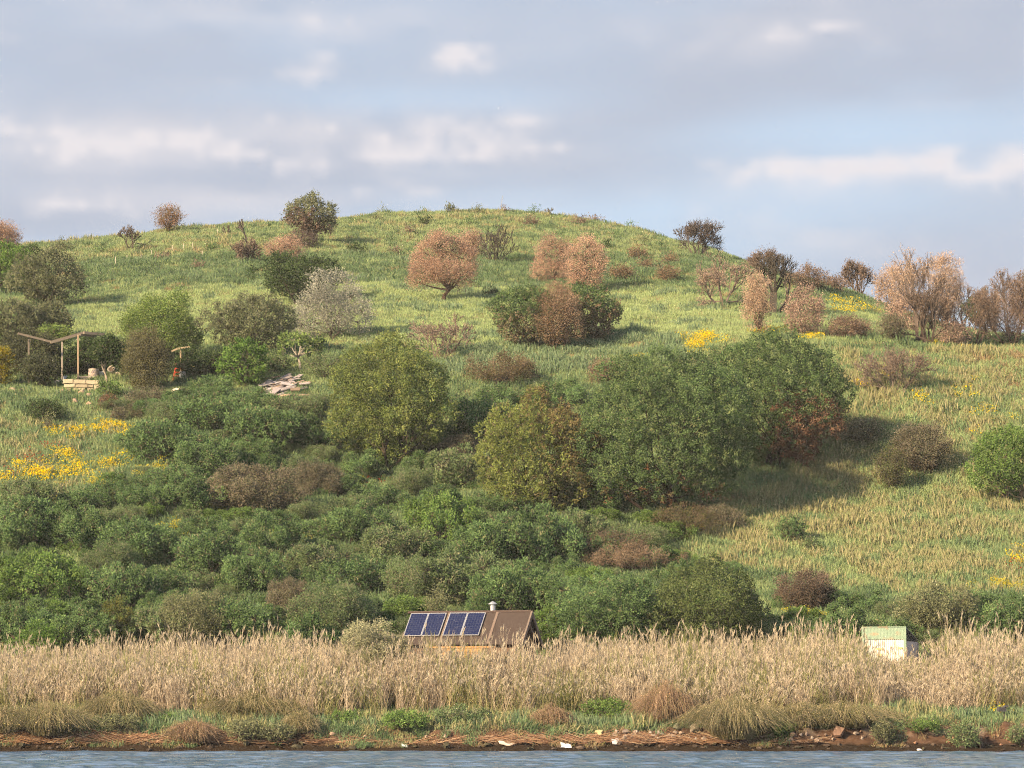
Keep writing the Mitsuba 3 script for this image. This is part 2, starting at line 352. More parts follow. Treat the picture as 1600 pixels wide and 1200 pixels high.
# ------------------------------------------------------------------ setting: ground, water
ys = np.concatenate([np.arange(132, 139.9, .8), np.arange(140, 152, .16), np.arange(152, 170, .6), np.arange(170, 300, .8), np.arange(300, 440, 1.4), [445, 455, 470, 500, 560, 700, 900, 1400]])
xs = np.concatenate([[-1500, -900, -500, -300, -200, -150, -120, -100, -90], np.arange(-80, -40, 1.2), np.arange(-40, 40, .42), np.arange(40, 80.1, 1.2), [90, 100, 120, 150, 200, 300, 500, 900, 1500]])
XX, YY = np.meshgrid(xs, ys, indexing='ij')
ZZ = ground(XX, YY) - .7 * (1 - sstep(150.5, 152.5, YY)) * (np.abs(XX) < 30)
idx = np.arange(XX.size).reshape(XX.shape)
quads = np.stack([idx[:-1, :-1], idx[1:, :-1], idx[1:, 1:], idx[:-1, 1:]], -1).reshape(-1, 4)
scene['hillside_ground'] = mikit.ply((np.stack([XX, YY, ZZ], -1).reshape(-1, 3), quads), 'mat_soil', True)
labels['hillside_ground'] = {'label': 'bare soil of the lake bank and the grassy hill', 'kind': 'structure'}

bx, by = np.arange(-30.5, 30.6, .14), np.concatenate([np.arange(140, 147.5, .07), np.arange(147.5, 153.3, .3)])
BX, BY = np.meshgrid(bx, by, indexing='ij')
onface = sstep(142.6, 143.2, BY) * (1 - sstep(145.2, 147, BY))
clod = meshkit.fbm(np.stack([BX * 1.6, BY * 1.6, BX * 0 + 2.2], -1), 5, 91) - .5
clod2 = np.abs(meshkit.fbm(np.stack([BX * 3.1, BY * 3.1, BX * 0 + 7.2], -1), 3, 92) - .5)
BZ = ground(BX, BY) + onface * (.42 * clod - .35 * clod2) + .05 * clod - .35 * sstep(152.4, 153.2, BY)
idx = np.arange(BX.size).reshape(BX.shape)
quads = np.stack([idx[:-1, :-1], idx[1:, :-1], idx[1:, 1:], idx[:-1, 1:]], -1).reshape(-1, 4)
scene['lake_bank'] = mikit.ply((np.stack([BX, BY, BZ], -1).reshape(-1, 3), quads), 'mat_soil', True)
labels['lake_bank'] = {'label': 'eroded reddish earth bank along the lake', 'kind': 'structure'}

def wave(x, y):
    z = 0
    for k, (wl, ang, a) in enumerate(((2.3, .25, .020), (1.45, -.35, .016), (.95, .6, .012), (.62, -.1, .010), (.45, -.7, .006), (3.6, -.15, .018))):
        kx, ky = math.sin(ang) * 2 * math.pi / wl, -math.cos(ang) * 2 * math.pi / wl
        ph = 5 * nz(x, y, .22, 60 + k, 2) * 2
        z = z + 1.5 * a * (1 - np.abs(np.sin((kx * x + ky * y) / 2 + ph)) * 1.6) * (.4 + 1.2 * nz(x, y, .15, 70 + k, 2))
    return z + .012 * (nz(x, y, 2.2, 81) - .5)
wy = np.concatenate([[-1500, -500, 0, 60, 90, 100], np.arange(104, 143, .15), [143.0, 144.5]]); wx = np.concatenate([[-1500, -800, -200, -80, -45], np.arange(-31, 31, .4), [45, 80, 200, 800, 1500]])
WX, WY = np.meshgrid(wx, wy, indexing='ij'); WZ = wave(WX, WY) * (np.abs(WX) < 40) * (WY > 95)
idx = np.arange(WX.size).reshape(WX.shape)
quads = np.stack([idx[:-1, :-1], idx[1:, :-1], idx[1:, 1:], idx[:-1, 1:]], -1).reshape(-1, 4)
scene['lake_water'] = mikit.ply((np.stack([WX, WY, WZ], -1).reshape(-1, 3), quads), 'mat_water', True)
labels['lake_water'] = {'label': 'rippled blue grey lake water', 'kind': 'structure'}

# ------------------------------------------------------------------ grass, flowers (stuff)
def tuft_mesh(r, n, rad, h, wd, pal, lean=.25, heads=0, head_col=None):
    m = Mesh()
    a, q = r.uniform(0, 6.28, n), rad * np.sqrt(r.uniform(0, 1, n))
    p = np.stack([q * np.cos(a), q * np.sin(a), np.full(n, -.06)], 1)
    hh = h * r.uniform(.5, 1.15, n)[:, None]
    d = unit(np.stack([r.normal(.06, lean, n), r.normal(0, lean, n), np.ones(n)], 1))
    b = unit(np.cross(d, rdir(r, n))) * wd * r.uniform(.6, 1.4, (n, 1)) / 2
    tip = p + d * hh + np.stack([r.normal(.03, .1, n), r.normal(0, .1, n), -.04 * np.ones(n)], 1) * hh
    v = np.stack([p - b, p + b, p + d * hh * .6 + b * .8, tip], 1).reshape(-1, 3); i = np.arange(n)[:, None] * 4
    col = pick(r, pal, n) * r.uniform(.9, 1.1, (n, 1))
    m.add(v, np.concatenate([i + [0, 1, 2], i + [0, 2, 3]]), np.repeat(col, 4, 0))
    if heads:
        k = r.choice(n, min(heads, n), replace=False)
        c = pick(r, head_col, len(k)) * r.uniform(.85, 1.15, (len(k), 1))
        for ang in (0, 1.3):
            dd = unit(np.stack([np.cos(ang + a[k]), np.sin(ang + a[k]), r.normal(0, .5, len(k))], 1))
            leaves(m, tip[k] - dd * .045, dd, .10, .085, c, r)
    return m

GRASS = {   # palette name: (palette, blade count, radius, height, width, lean)
    'bright':  ([((.35, .40, .19), 4), ((.315, .375, .175), 3), ((.40, .42, .215), 1.6)], 90, .62, .34, .022, .22),
    'green':   ([((.19, .255, .13), 4), ((.165, .23, .12), 3), ((.24, .275, .14), 1)], 80, .58, .46, .022, .22),
    'blue':    ([((.18, .24, .14), 4), ((.22, .27, .155), 3), ((.27, .29, .17), 1)], 80, .58, .58, .022, .2),
    'yellow':  ([((.285, .325, .155), 4), ((.25, .30, .145), 3), ((.34, .35, .185), 2)], 80, .60, .44, .022, .25),
    'tan':     ([((.345, .325, .185), 4), ((.29, .30, .155), 3), ((.39, .345, .22), 1.5), ((.22, .255, .125), 1.5)], 80, .58, .62, .022, .25),
    'rust':    ([((.30, .22, .13), 3), ((.34, .27, .17), 3), ((.22, .22, .10), 1.5)], 70, .55, .42, .022, .3),
    'dark':    ([((.13, .18, .09), 4), ((.11, .16, .085), 3), ((.165, .20, .10), 1)], 80, .58, .54, .026, .25),
}
for k_ in ('bright', 'green', 'yellow', 'dark', 'blue'):
    GRASS[k_] = ([((.93 * a, 1.03 * b, 1.05 * c), w) for (a, b, c), w in GRASS[k_][0]],) + GRASS[k_][1:]
def shapegroup(name, parts):
    scene[name] = {'type': 'shapegroup', **parts}
for k, (pal, n, rad, h, wd, lean) in GRASS.items():
    for j in range(2):
        r = np.random.default_rng(100 + 7 * j + sum(map(ord, k)))
        shapegroup(f'proto_grass_{k}_{j}', {'blades': tuft_mesh(r, n, rad, h, wd, pal, lean).ply()})
FLOWER = {'yellow_flowers': ([((.74, .53, .012), 3), ((.80, .62, .02), 3)], .55), 'pale_flowers': ([((.50, .42, .04), 3), ((.42, .38, .06), 2)], .6), 'red_poppies': ([((.42, .035, .02), 3)], .5)}
for k, (hc, h) in FLOWER.items():
    for j in range(2):
        r = np.random.default_rng(300 + 7 * j + len(k))
        shapegroup(f'proto_{k}_{j}', {'plant': tuft_mesh(r, 46, .45, h, .028, GRASS['green'][0] if k != 'pale_flowers' else GRASS['yellow'][0], .25, heads={'yellow_flowers': 26, 'pale_flowers': 30, 'red_poppies': 9}[k], head_col=hc).ply()})

def slope_at(x, y, e=.6):
    return (gz(x + e, y) - gz(x - e, y)) / (2 * e), (gz(x, y + e) - gz(x, y - e)) / (2 * e)

def scatter(key, x, y, proto, r, smin=.8, smax=1.25, zs=(.8, 1.25), lift=0., lean=0.):
    """One instance entry per plant patch, its foot sheared along the slope."""
    x, y = np.asarray(x), np.asarray(y)
    if not len(x): return
    z = gz(x, y) + lift; sx, sy = slope_at(x, y)
    sx, sy = np.clip(sx, -.9, .9), np.clip(sy, -.9, .9)
    rz, s, zz = r.uniform(0, 6.28, len(x)), r.uniform(smin, smax, len(x)), r.uniform(*zs, len(x))
    c, n = np.cos(rz) * s, np.sin(rz) * s
    lx, ly = (lean * 2.2 * (nz(x, y, .55, 501) - .42), lean * 2 * (nz(x, y, .6, 502) - .5)) if lean else (0 * x, 0 * x)
    for i in range(len(x)):
        counts[key] = counts.get(key, 0) + 1
        M = [[c[i], -n[i], lx[i] * zz[i], x[i]], [n[i], c[i], ly[i] * zz[i], y[i]], [sx[i] * c[i] + sy[i] * n[i], -sx[i] * n[i] + sy[i] * c[i], s[i] * zz[i], z[i]], [0, 0, 0, 1]]
        scene[f'{key}__{counts[key]:05d}'] = {'type': 'instance', 'group': {'type': 'ref', 'id': proto if isinstance(proto, str) else proto[i]}, 'to_world': T(M)}

R = np.random.default_rng(11)
def grid_points(y0, y1, sp, r):
    y = np.arange(y0, y1, sp); out = []
    for yy in y:
        wx_ = yy * .1785 + 2.5; x = np.arange(-wx_, wx_, sp); out.append(np.stack([x, np.full_like(x, yy)], 1))
    p = np.vstack(out); return p + r.uniform(-.5, .5, p.shape) * sp

# patches of ground as outlines on the hill
FIELD = world_poly([(60, 505), (150, 470), (330, 452), (560, 442), (640, 448), (760, 450), (1000, 455), (1150, 470), (1290, 476), (1400, 500), (1330, 540), (1040, 552), (870, 556), (680, 560), (560, 540), (330, 540), (60, 560)])
WEEDS = world_poly([(700, 545), (860, 535), (960, 522), (1070, 528), (1080, 575), (930, 580), (780, 590), (660, 590)])
MEADOW = world_poly([(-30, 655), (90, 650), (200, 665), (260, 740), (330, 800), (130, 790), (-30, 800)])
TAWNY = world_poly([(1290, 548), (1650, 545), (1650, 935), (1400, 930), (1230, 900), (1100, 880), (980, 870), (1130, 800), (1270, 720), (1330, 640)])
THICKET = world_poly([(-60, 800), (130, 780), (260, 700), (200, 640), (400, 610), (520, 640), (640, 730), (700, 610), (860, 590), (900, 640), (780, 780), (960, 800), (1090, 830), (1000, 870), (1230, 900), (1400, 930), (1660, 940), (1660, 1010), (-60, 1010)])
def sight(p):     # leave out what lies over the crest
    z = gz(p[:, 0], p[:, 1]) + .7; ok = np.ones(len(p), bool)
    for t in (.995, .985, .97, .95, .92):
        ok &= EYE + (z - EYE) * t > gz(p[:, 0] * t, p[:, 1] * t) - .25
    return ok

G = np.vstack([grid_points(162.5, 226, .62, R), grid_points(226, 300, .80, R), grid_points(300, 392, 1.05, R)])
G = G[sight(G)]
x, y = G.T
n1, n2, n3 = nz(x, y, .13, 201), nz(x, y, .45, 202), nz(x, y, .06, 203)
n4 = nz(x * .25, y, .5, 204)          # streaks that run across the slope
u = R.random(len(x))
kind = np.full(len(x), 'yellow', dtype=object)
# upper hill
k = n1 * .45 + n4 * .55 + .35 * (u - .5)
kind[k < .50] = 'green'; kind[k < .36] = 'dark'; kind[(k > .60)] = 'yellow'; kind[(n2 > .66) & (u > .4)] = 'rust'; kind[(k > .5) & (k < .56)] = 'bright'
up = (y > 303) & (k > .40); kind[up & (u > .25)] = 'yellow'; kind[up & (u < .12)] = 'tan'; kind[(y > 330) & (n2 > .60) & (u > .5)] = 'tan'
band = (y > 274 + 6 * (n1 - .5)) & (y < 303 + 10 * (n3 - .5)) & (n2 + .5 * (u - .5) < .62); kind[band] = np.where(u[band] < .45, 'dark', np.where(u[band] < .8, 'green', 'blue'))
f = inside(FIELD, x, y); kk = n4 + .5 * (u - .5)
kind[f] = 'bright'; kind[f & (kk < .27)] = 'blue'; kind[f & (kk > .74)] = 'yellow'
f = inside(WEEDS, x, y); kind[f] = np.where(u[f] < .75, 'blue', 'bright')
f = inside(TAWNY, x, y); kk = n2 * .6 + n1 * .4 + .5 * (u - .5)
kind[f] = np.where(kk[f] > .60, 'tan', np.where(kk[f] > .44, 'yellow', np.where(kk[f] > .33, 'bright', 'green'))); kind[f & (n1 > .64) & (u > .55)] = 'rust'
f = inside(MEADOW, x, y); kind[f] = np.where(u[f] < .40, 'yellow', np.where(u[f] < .90, 'green', 'tan'))
f = inside(THICKET, x, y); kind[f] = np.where(k[f] > .60, 'yellow', np.where(k[f] > .45, 'green', 'dark'))
protos = np.array([f'proto_grass_{a}_{int(b * 1e4) % 2}' for a, b in zip(kind, u)], dtype=object)
for key, lab, m in (('field_grass', 'short bright green grass of the field below the hilltop', inside(FIELD, x, y)),
                    ('hillside_grass', 'wild green, yellow and tawny grass covering the hillside', ~inside(FIELD, x, y))):
    scatter(key, x[m], y[m], protos[m], R, .85, 1.3, (.7, 1.35))
    labels[key] = {'label': lab, 'category': 'grass', 'kind': 'stuff'}
# shelf above the bank
G = grid_points(144.2, 153, .42, R); x, y = G.T; u = R.random(len(x)); n1 = nz(x, y, .3, 211)
t = n1 + .4 * (u - .5)
protos = np.array([f'proto_grass_{a}_{int(b * 1e4) % 2}' for a, b in zip(np.where(t > .62, 'tan', np.where(t > .48, 'yellow', np.where(t > .36, 'blue', 'green'))), u)], dtype=object)
keep = (y > 144.3 + 1.3 * nz(x, 0 * x, .4, 212)) & (u < .95)
scatter('shore_grass', x[keep], y[keep], protos[keep], R, .7, 1.1, (.9, 1.6))
G = grid_points(142.9, 144.9, .30, R); x, y = G.T; u = R.random(len(x))
keep = nz(x, y * .4, .55, 215) + .25 * (u - .5) + .16 * (y - 144) > .50
protos = np.array([f'proto_grass_{a}_{int(b * 1e4) % 2}' for a, b in zip(np.where(u < .35, 'tan', np.where(u < .6, 'dark', np.where(u < .8, 'green', 'rust'))), u)], dtype=object)
scatter('shore_grass', x[keep], y[keep], protos[keep], R, .45, .75, (.6, 1.2), lean=.5)
labels['shore_grass'] = {'label': 'green and tawny grass on the shelf between bank and reeds', 'category': 'grass', 'kind': 'stuff'}

def flowers(key, label, patches, r):
    for pts, dens in patches:
        for (px, py, wpx, hpx, n) in pts:
            a, q = r.uniform(0, 6.28, n), np.minimum(np.abs(r.normal(0, .62, n)), 1.9)
            pxs, pys = px + wpx / 2 * q * np.cos(a), py + hpx / 2 * q * np.sin(a)
            w = hits(pxs, pys)
            pr_ = np.array([f'proto_{key}_{i % 2}' for i in range(n)], dtype=object)
            scatter(key, w[:, 0], w[:, 1], pr_, r, .6, 1.05, (.85, 1.3))
    labels[key] = {'label': label, 'category': 'flowers', 'kind': 'stuff'}
r = np.random.default_rng(5)
flowers('yellow_flowers', 'bright yellow daisies in dense patches', [(((168, 670, 60, 26, 46), (120, 678, 40, 22, 20), (85, 676, 25, 18, 10), (205, 685, 40, 24, 22), (70, 744, 90, 24, 80), (100, 715, 34, 18, 18), (28, 735, 36, 18, 10), (125, 735, 90, 30, 30), (165, 730, 60, 40, 16), (5, 752, 24, 14, 12),
    (1104, 531, 70, 14, 50), (1088, 545, 44, 20, 34), (1000, 562, 26, 10, 14), (1205, 521, 60, 8, 26), (1270, 529, 40, 12, 24), (1340, 486, 80, 12, 44), (1310, 475, 60, 10, 26), (1465, 541, 20, 6, 4), (1510, 549, 26, 6, 4),
    (1440, 625, 40, 24, 10), (1560, 650, 110, 90, 9), (1590, 880, 30, 20, 12), (1385, 585, 50, 8, 8), (1350, 605, 50, 8, 7), (60, 785, 60, 16, 10), (1560, 1119, 22, 8, 8), (1500, 620, 160, 70, 9)), 1)], r)
flowers('pale_flowers', 'pale yellow mustard flowers among the shrubs', [(((235, 742, 70, 30, 24), (160, 762, 60, 24, 16), (290, 785, 60, 26, 16), (275, 828, 40, 40, 18), (330, 795, 40, 16, 12), (390, 830, 50, 16, 10), (545, 760, 40, 16, 10), (480, 860, 40, 40, 8), (1565, 920, 100, 24, 26), (1260, 965, 60, 24, 20), (595, 865, 30, 18, 7), (985, 852, 50, 20, 12), (1090, 830, 60, 20, 10)), 1)], r)
flowers('red_poppies', 'red poppies scattered in the flower meadow', [(((45, 722, 40, 14, 12), (80, 702, 40, 14, 10), (15, 745, 24, 12, 6), (690, 655, 20, 10, 3), (1585, 890, 26, 16, 5), (590, 756, 40, 10, 6)), 1)], r)
# ------------------------------------------------------------------ trees and shrubs
PAL = {
    'mastic':  [((.075, .115, .048), 4), ((.095, .135, .055), 3), ((.058, .090, .042), 3), ((.15, .14, .08), .5)],
    'mastic2': [((.085, .115, .055), 4), ((.11, .135, .065), 3), ((.14, .13, .085), 1.4)],
    'fresh':   [((.10, .155, .045), 4), ((.13, .18, .055), 3), ((.075, .12, .04), 2)],
    'grey':    [((.15, .135, .10), 3), ((.115, .12, .075), 3), ((.18, .155, .12), 2)],
    'carob':   [((.085, .125, .052), 4), ((.11, .15, .062), 3), ((.065, .10, .045), 2), ((.14, .17, .075), 1)],
    'oak':     [((.15, .175, .058), 4), ((.12, .15, .052), 3), ((.19, .20, .07), 2)],
    'pist':    [((.18, .20, .062), 5), ((.155, .175, .06), 3), ((.17, .14, .08), 1)],
    'olive':   [((.15, .155, .088), 4), ((.115, .125, .07), 3), ((.19, .185, .12), 2)],
    'silver':  [((.33, .335, .285), 4), ((.27, .28, .235), 3), ((.40, .40, .35), 2)],
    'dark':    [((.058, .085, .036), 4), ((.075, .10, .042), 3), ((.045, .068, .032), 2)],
    'leafy':   [((.11, .18, .045), 4), ((.085, .145, .04), 3), ((.15, .21, .065), 2)],
    'poplar':  [((.155, .205, .062), 4), ((.12, .17, .055), 3), ((.20, .235, .08), 2)],
    'pink':    [((.45, .30, .23), 4), ((.39, .26, .20), 3), ((.52, .37, .285), 2), ((.25, .195, .165), 2)],
    'tan':     [((.50, .37, .275), 4), ((.43, .31, .235), 3), ((.57, .44, .34), 2), ((.30, .235, .195), 2)],
    'brown':   [((.225, .165, .13), 4), ((.18, .135, .11), 3), ((.27, .195, .15), 2)],
    'plum':    [((.14, .105, .10), 4), ((.12, .095, .088), 3), ((.13, .12, .09), 2)],
    'rust':    [((.20, .115, .078), 4), ((.16, .10, .068), 3), ((.25, .15, .10), 2)],
    'rosy':    [((.39, .285, .235), 4), ((.34, .245, .20), 3), ((.44, .335, .275), 2)],
    'lime':    [((.30, .24, .028), 4), ((.22, .20, .03), 3), ((.12, .13, .03), 2)],
    'fig':     [((.17, .225, .075), 4), ((.21, .26, .10), 3), ((.12, .17, .055), 2)],
    'sage':    [((.20, .20, .115), 4), ((.165, .17, .09), 3), ((.24, .235, .14), 2)],
}
for k_, f_ in (('mastic', 1.68), ('mastic2', 1.62), ('fresh', 1.35), ('grey', 1.2), ('carob', 1.22), ('oak', 1.2), ('pist', 1.2), ('olive', 1.18), ('dark', 1.15), ('leafy', 1.15), ('poplar', 1.15), ('brown', 1.1)):
    PAL[k_] = [(tuple(f_ * c for c in rgb), w) for rgb, w in PAL[k_]]
for k_ in ('mastic', 'mastic2', 'fresh', 'carob', 'oak', 'olive', 'dark', 'leafy', 'poplar', 'sage', 'fig', 'pist'):
    PAL[k_] = [((1.0 * a, 1.08 * b, 1.10 * c), w) for (a, b, c), w in PAL[k_]]
# style: palette, leaf length / width (photo pixels at its distance), leaf cover, lobe count, lobe size, spray upness, looseness, bark, share of bare stem at the foot
STYLE = {
    'shrub':  dict(L=3.6, W=1.7, cover=1.6, lobes=34, lr=(.22, .40), up=.35, loose=.35, bark=(.13, .11, .09), z0=.0, sl=7),
    'fine':   dict(L=3.4, W=1.0, cover=1.3, lobes=34, lr=(.20, .36), up=.5, loose=.40, bark=(.13, .105, .09), z0=.0, sl=9),
    'clumpy': dict(L=3.6, W=2.0, cover=1.7, lobes=70, lr=(.17, .31), up=.25, loose=.45, bark=(.14, .12, .10), z0=.02, sl=7),
    'tree':   dict(L=3.6, W=1.8, cover=1.6, lobes=34, lr=(.20, .36), up=.30, loose=.40, bark=(.12, .10, .08), z0=.18, sl=8),
    'dead':   dict(L=3.2, W=.85, cover=1.15, lobes=38, lr=(.18, .34), up=.8, loose=.40, bark=(.11, .08, .065), z0=.12, sl=11),
    'airy':   dict(L=3.6, W=1.5, cover=.95, lobes=34, lr=(.18, .34), up=.9, loose=.35, bark=(.15, .13, .11), z0=.10, sl=13),
}
seed_at = [1000]
def plant(name, label, cat, px, py, w, h, pal, style, group=None, bare=False, depth=None, spec=None, patch=None, sink=.1, P=None, stems=None, trunk=None, dpt=.85, **over):
    """A tree or shrub whose foot stands at the photo pixel (px, py) on the ground and which measures w x h photo pixels there."""
    seed_at[0] += 1; r = np.random.default_rng(seed_at[0])
    P = hit(px, py) if P is None else P
    s = P[1] / F; S = {**STYLE[style], **over}
    W_, H_ = w * s, h * s
    area = 2.6 * W_ * H_ * .85
    L, Wd, per = S['L'] * s, S['W'] * s, S.get('per', 10)
    n = int(min(S.get('cap', 5600), S['cover'] * area / (per * L * Wd * .5)))
    k = thing(name, label, cat, group)
    z0 = S['z0'] * H_
    m, c, rad, tips = crown_mesh(r, W_, W_ * dpt, H_, z0, S['lobes'], S['lr'], n, per, L, Wd, PAL[pal] if isinstance(pal, str) else pal, S['up'], S['loose'], spec, patch, S['sl'] * s, 0., S.get('irr', .8), style not in ('airy',) and S['cover'] > .9, S.get('tight', .22), S.get('cell', 0) * s)
    P = P - [0, 0, sink]; tw = put(P)
    lm = limbs_mesh(r, c if len(c) < 20 or style != 'clumpy' else c[r.choice(len(c), 16, replace=False)], H_, trunk or max(.05, .022 * W_), S['bark'], .12 * W_ / 3, .12 if z0 < .1 * H_ else max(.12, S['z0'] * .9), None if style == 'clumpy' else tips, 110, .35 * s, stems or (3 if z0 < .1 * H_ else 1))
    scene[child(k, 'trunk' if S['z0'] > .1 else 'branches')] = {**lm.ply(), 'to_world': tw}
    scene[child(k, 'crown')] = {**m.ply(), 'to_world': tw}
    return k

def bare(name, label, cat, px, py, w, h, bark=(.10, .08, .072), group=None, leaf=None, nleaf=0, stems=3, r0=.10, levels=5, P=None, spread=.5, lean=0., L=3.4, Wd=1.0, kids=(3, 4)):
    seed_at[0] += 1; r = np.random.default_rng(seed_at[0])
    P = hit(px, py) if P is None else P
    s = P[1] / F
    k = thing(name, label, cat, group)
    m, e, ed = bare_mesh(r, w * s, h * s, stems, levels, kids, tuple(.62 * c for c in bark), r0 * 1.35, spread, lean=lean, rmin=.42 * s)
    tw = put(P - [0, 0, .1])
    scene[child(k, 'branches')] = {**m.ply('mat_matte'), 'to_world': tw}
    if leaf:
        i = r.integers(len(e), size=nleaf)
        p = e[i] + r.normal(0, 2.2 * s, (nleaf, 3)); d = unit(ed[i] + r.normal(0, .5, (nleaf, 3)))
        lm = Mesh(); leaves(lm, p, d, L * s, Wd * s, pick(r, PAL[leaf], nleaf) * r.uniform(.82, 1.2, (nleaf, 1)), r)
        scene[child(k, 'withered_leaves')] = {**lm.ply(), 'to_world': tw}
    return k

# skyline and hilltop
plant('tree', 'pinkish brown tree at the far left edge, behind the bright green one', 'tree', -2, 440, 72, 100, 'pink', 'dead')
plant('tree', 'bright leafy green tree cut off by the left edge', 'tree', 8, 458, 100, 84, 'leafy', 'tree', z0=.05)
plant('shrub', 'small dark shrub on the skyline just right of the bright green tree', 'shrub', 50, 408, 30, 24, 'dark', 'shrub')
plant('tree', 'broad grey green olive tree with a long shadow on the field at left', 'tree', 78, 480, 132, 92, 'olive', 'clumpy', lobes=44)
plant('shrub', 'small thorny green bush on the skyline above the broad olive tree', 'shrub', 98, 392, 34, 14, 'olive', 'fine')
plant('tree', 'small round pinkish tree alone on the left skyline', 'tree', 263, 364, 43, 40, [((.25, .17, .10), 3), ((.31, .185, .125), 3), ((.19, .155, .085), 2)], 'dead', z0=.10)
bare('bare_tree', 'leafless grey tree on the slope left of the small round pinkish tree', 'bare tree', 207, 391, 46, 40, (.13, .105, .095), stems=2)
bare('bare_tree', 'dark snag with a crooked top beside the purplish brown bush', 'bare tree', 388, 384, 36, 44, (.11, .09, .085), stems=1, r0=.09, levels=5)
bare('bare_tree', 'small dead stem standing on the skyline left of the dark snag', 'bare tree', 356, 368, 18, 18, (.13, .11, .095), stems=2, levels=4)
bare('shrub', 'purplish brown bush at the foot of the dark snag', 'shrub', 383, 411, 46, 38, (.17, .13, .115), leaf='brown', nleaf=1200, stems=7, r0=.05, spread=.9)
plant('tree', 'large olive tree on the skyline with purplish dead lower branches', 'tree', 486, 379, 88, 76, 'olive', 'tree', z0=.14, lobes=30,
      patch=lambda q, r: (q[:, 2] + .25 * (q[:, 0]) + .10 * r.normal(size=len(q)) < .50, [((.20, .14, .12), 3), ((.16, .12, .10), 3)]))
plant('shrub', 'dusky low bush under the large olive tree on the skyline', 'shrub', 472, 386, 52, 22, 'plum', 'fine')
plant('shrub', 'salmon pink dry bush behind the dark green dome tree', 'shrub', 446, 414, 62, 42, 'pink', 'dead', z0=0)
plant('tree', 'dark green dome shaped tree above the silvery tree', 'tree', 472, 474, 142, 84, 'dark', 'clumpy', lobes=40, L=4., W=1.8)
plant('tree', 'silvery grey leaved tree on the near edge of the field', 'tree', 516, 532, 122, 108, 'silver', 'airy', z0=.03, stems=3, cover=1.0, spec=[(-.20, 0, .28, .20), (-.26, .1, .52, .16), (-.12, 0, .78, .15), (-.04, -.1, .56, .17), (.06, .05, .90, .09), (.10, -.1, .34, .19), (.24, 0, .62, .13), (.20, .1, .84, .08), (.34, 0, .30, .16), (-.36, 0, .26, .13), (0, .2, .5, .2), (.40, -.05, .46, .09), (-.2, 0, .92, .06)])
plant('tree', 'biggest pink brown dry tree in the field, with a visible crooked trunk', 'tree', 692, 470, 98, 104, 'pink', 'dead', z0=.20, trunk=.20, cover=1.35, spec=[(-.30, 0, .46, .19), (-.22, .1, .72, .18), (-.05, -.1, .84, .17), (.14, .1, .80, .18), (.32, 0, .66, .17), (.30, -.1, .40, .17), (-.40, 0, .30, .11), (0, .1, .52, .22), (.08, -.2, .44, .16), (.42, .1, .50, .10), (-.12, -.2, .40, .14), (.22, .2, .28, .11), (-.36, .1, .62, .12)])
plant('tree', 'pale pink dry tree behind the upper right of the biggest pink tree', 'tree', 737, 404, 38, 42, 'pink', 'dead', z0=.08)
bare('bare_bush', 'dark leafless bush with fanned stems right of the biggest pink tree', 'bare bush', 772, 412, 66, 60, (.085, .075, .068), stems=9, spread=1.0, r0=.06, kids=(2, 3))
plant('tree', 'left one of the two pink dry trees behind the two toned bush', 'tree', 862, 440, 62, 72, 'pink', 'dead', z0=.05, spec=[(-.22, 0, .30, .20), (-.14, 0, .62, .20), (-.04, 0, .84, .16), (.16, 0, .48, .19), (.26, 0, .70, .15), (.10, 0, .20, .2), (-.36, 0, .16, .13), (.34, 0, .32, .13)])
plant('tree', 'right one of the two pink dry trees behind the two toned bush', 'tree', 914, 456, 66, 86, 'pink', 'dead', z0=.08, spec=[(-.20, 0, .42, .20), (-.22, 0, .68, .17), (.04, 0, .84, .18), (.24, 0, .70, .18), (.20, 0, .42, .20), (.02, .1, .56, .2), (.10, 0, .24, .2), (-.16, 0, .20, .16), (.36, 0, .54, .12)])
bare('tree', 'dark purplish round tree on the right skyline slope', 'tree', 1090, 402, 74, 58, (.11, .09, .085), leaf='plum', nleaf=2600, stems=6, r0=.08, spread=.8)
for (px, py, w, h, lab) in ((971, 437, 42, 22, 'low reddish brown bush right of the two pink trees'), (996, 408, 30, 20, 'small brown bush, upper one right of the two pink trees'), (1046, 414, 30, 14, 'small dry bush below the dark purplish skyline tree'),
                            (1042, 441, 36, 24, 'faded brown bush left of the pale rosy tree'), (1010, 422, 24, 16, 'tiny russet bush between two larger brown bushes in the field')):
    plant('shrub', lab, 'shrub', px, py, w, h, [((.24, .17, .115), 3), ((.20, .15, .10), 3)], 'fine')
plant('shrub', 'small dark green bush in front of the biggest pink tree, to its right', 'shrub', 767, 462, 24, 10, 'dark', 'shrub')
plant('shrub', 'flat dark shrub on the middle of the hill above the dome tree', 'shrub', 556, 398, 34, 14, 'dark', 'shrub')
plant('shrub', 'tiny dark bush on the very top of the hill', 'shrub', 706, 333, 18, 12, 'olive', 'shrub')
plant('shrub', 'tiny green bush just below the hilltop', 'shrub', 664, 350, 18, 10, 'dark', 'shrub')
plant('shrub', 'dark little shrub near the right shoulder of the hilltop', 'shrub', 946, 392, 14, 16, 'dark', 'shrub')
rw = np.random.default_rng(909)
for i, (px, py) in enumerate(((560, 352), (590, 346), (640, 366), (735, 352), (690, 385), (830, 352), (880, 368), (850, 385), (905, 352), (960, 372), (1005, 380), (620, 396), (330, 392), (415, 388), (255, 408), (160, 398), (130, 412), (310, 422), (660, 338), (745, 336), (790, 330), (835, 331), (600, 332), (930, 343), (985, 352), (450, 350), (880, 402), (1075, 420))):
    w_ = rw.uniform(9, 26); plant('weed_clump', 'small ' + ('dark green', 'dull olive', 'brownish')[i % 3] + ' weed clump dotted in the grass of the upper hill', 'weed', px, py, w_, rw.uniform(6, 13), ('mastic', 'olive', 'brown')[i % 3], 'fine', group=('dark green', 'dull olive', 'brownish')[i % 3] + ' weed clumps on the upper hill', sink=.15)
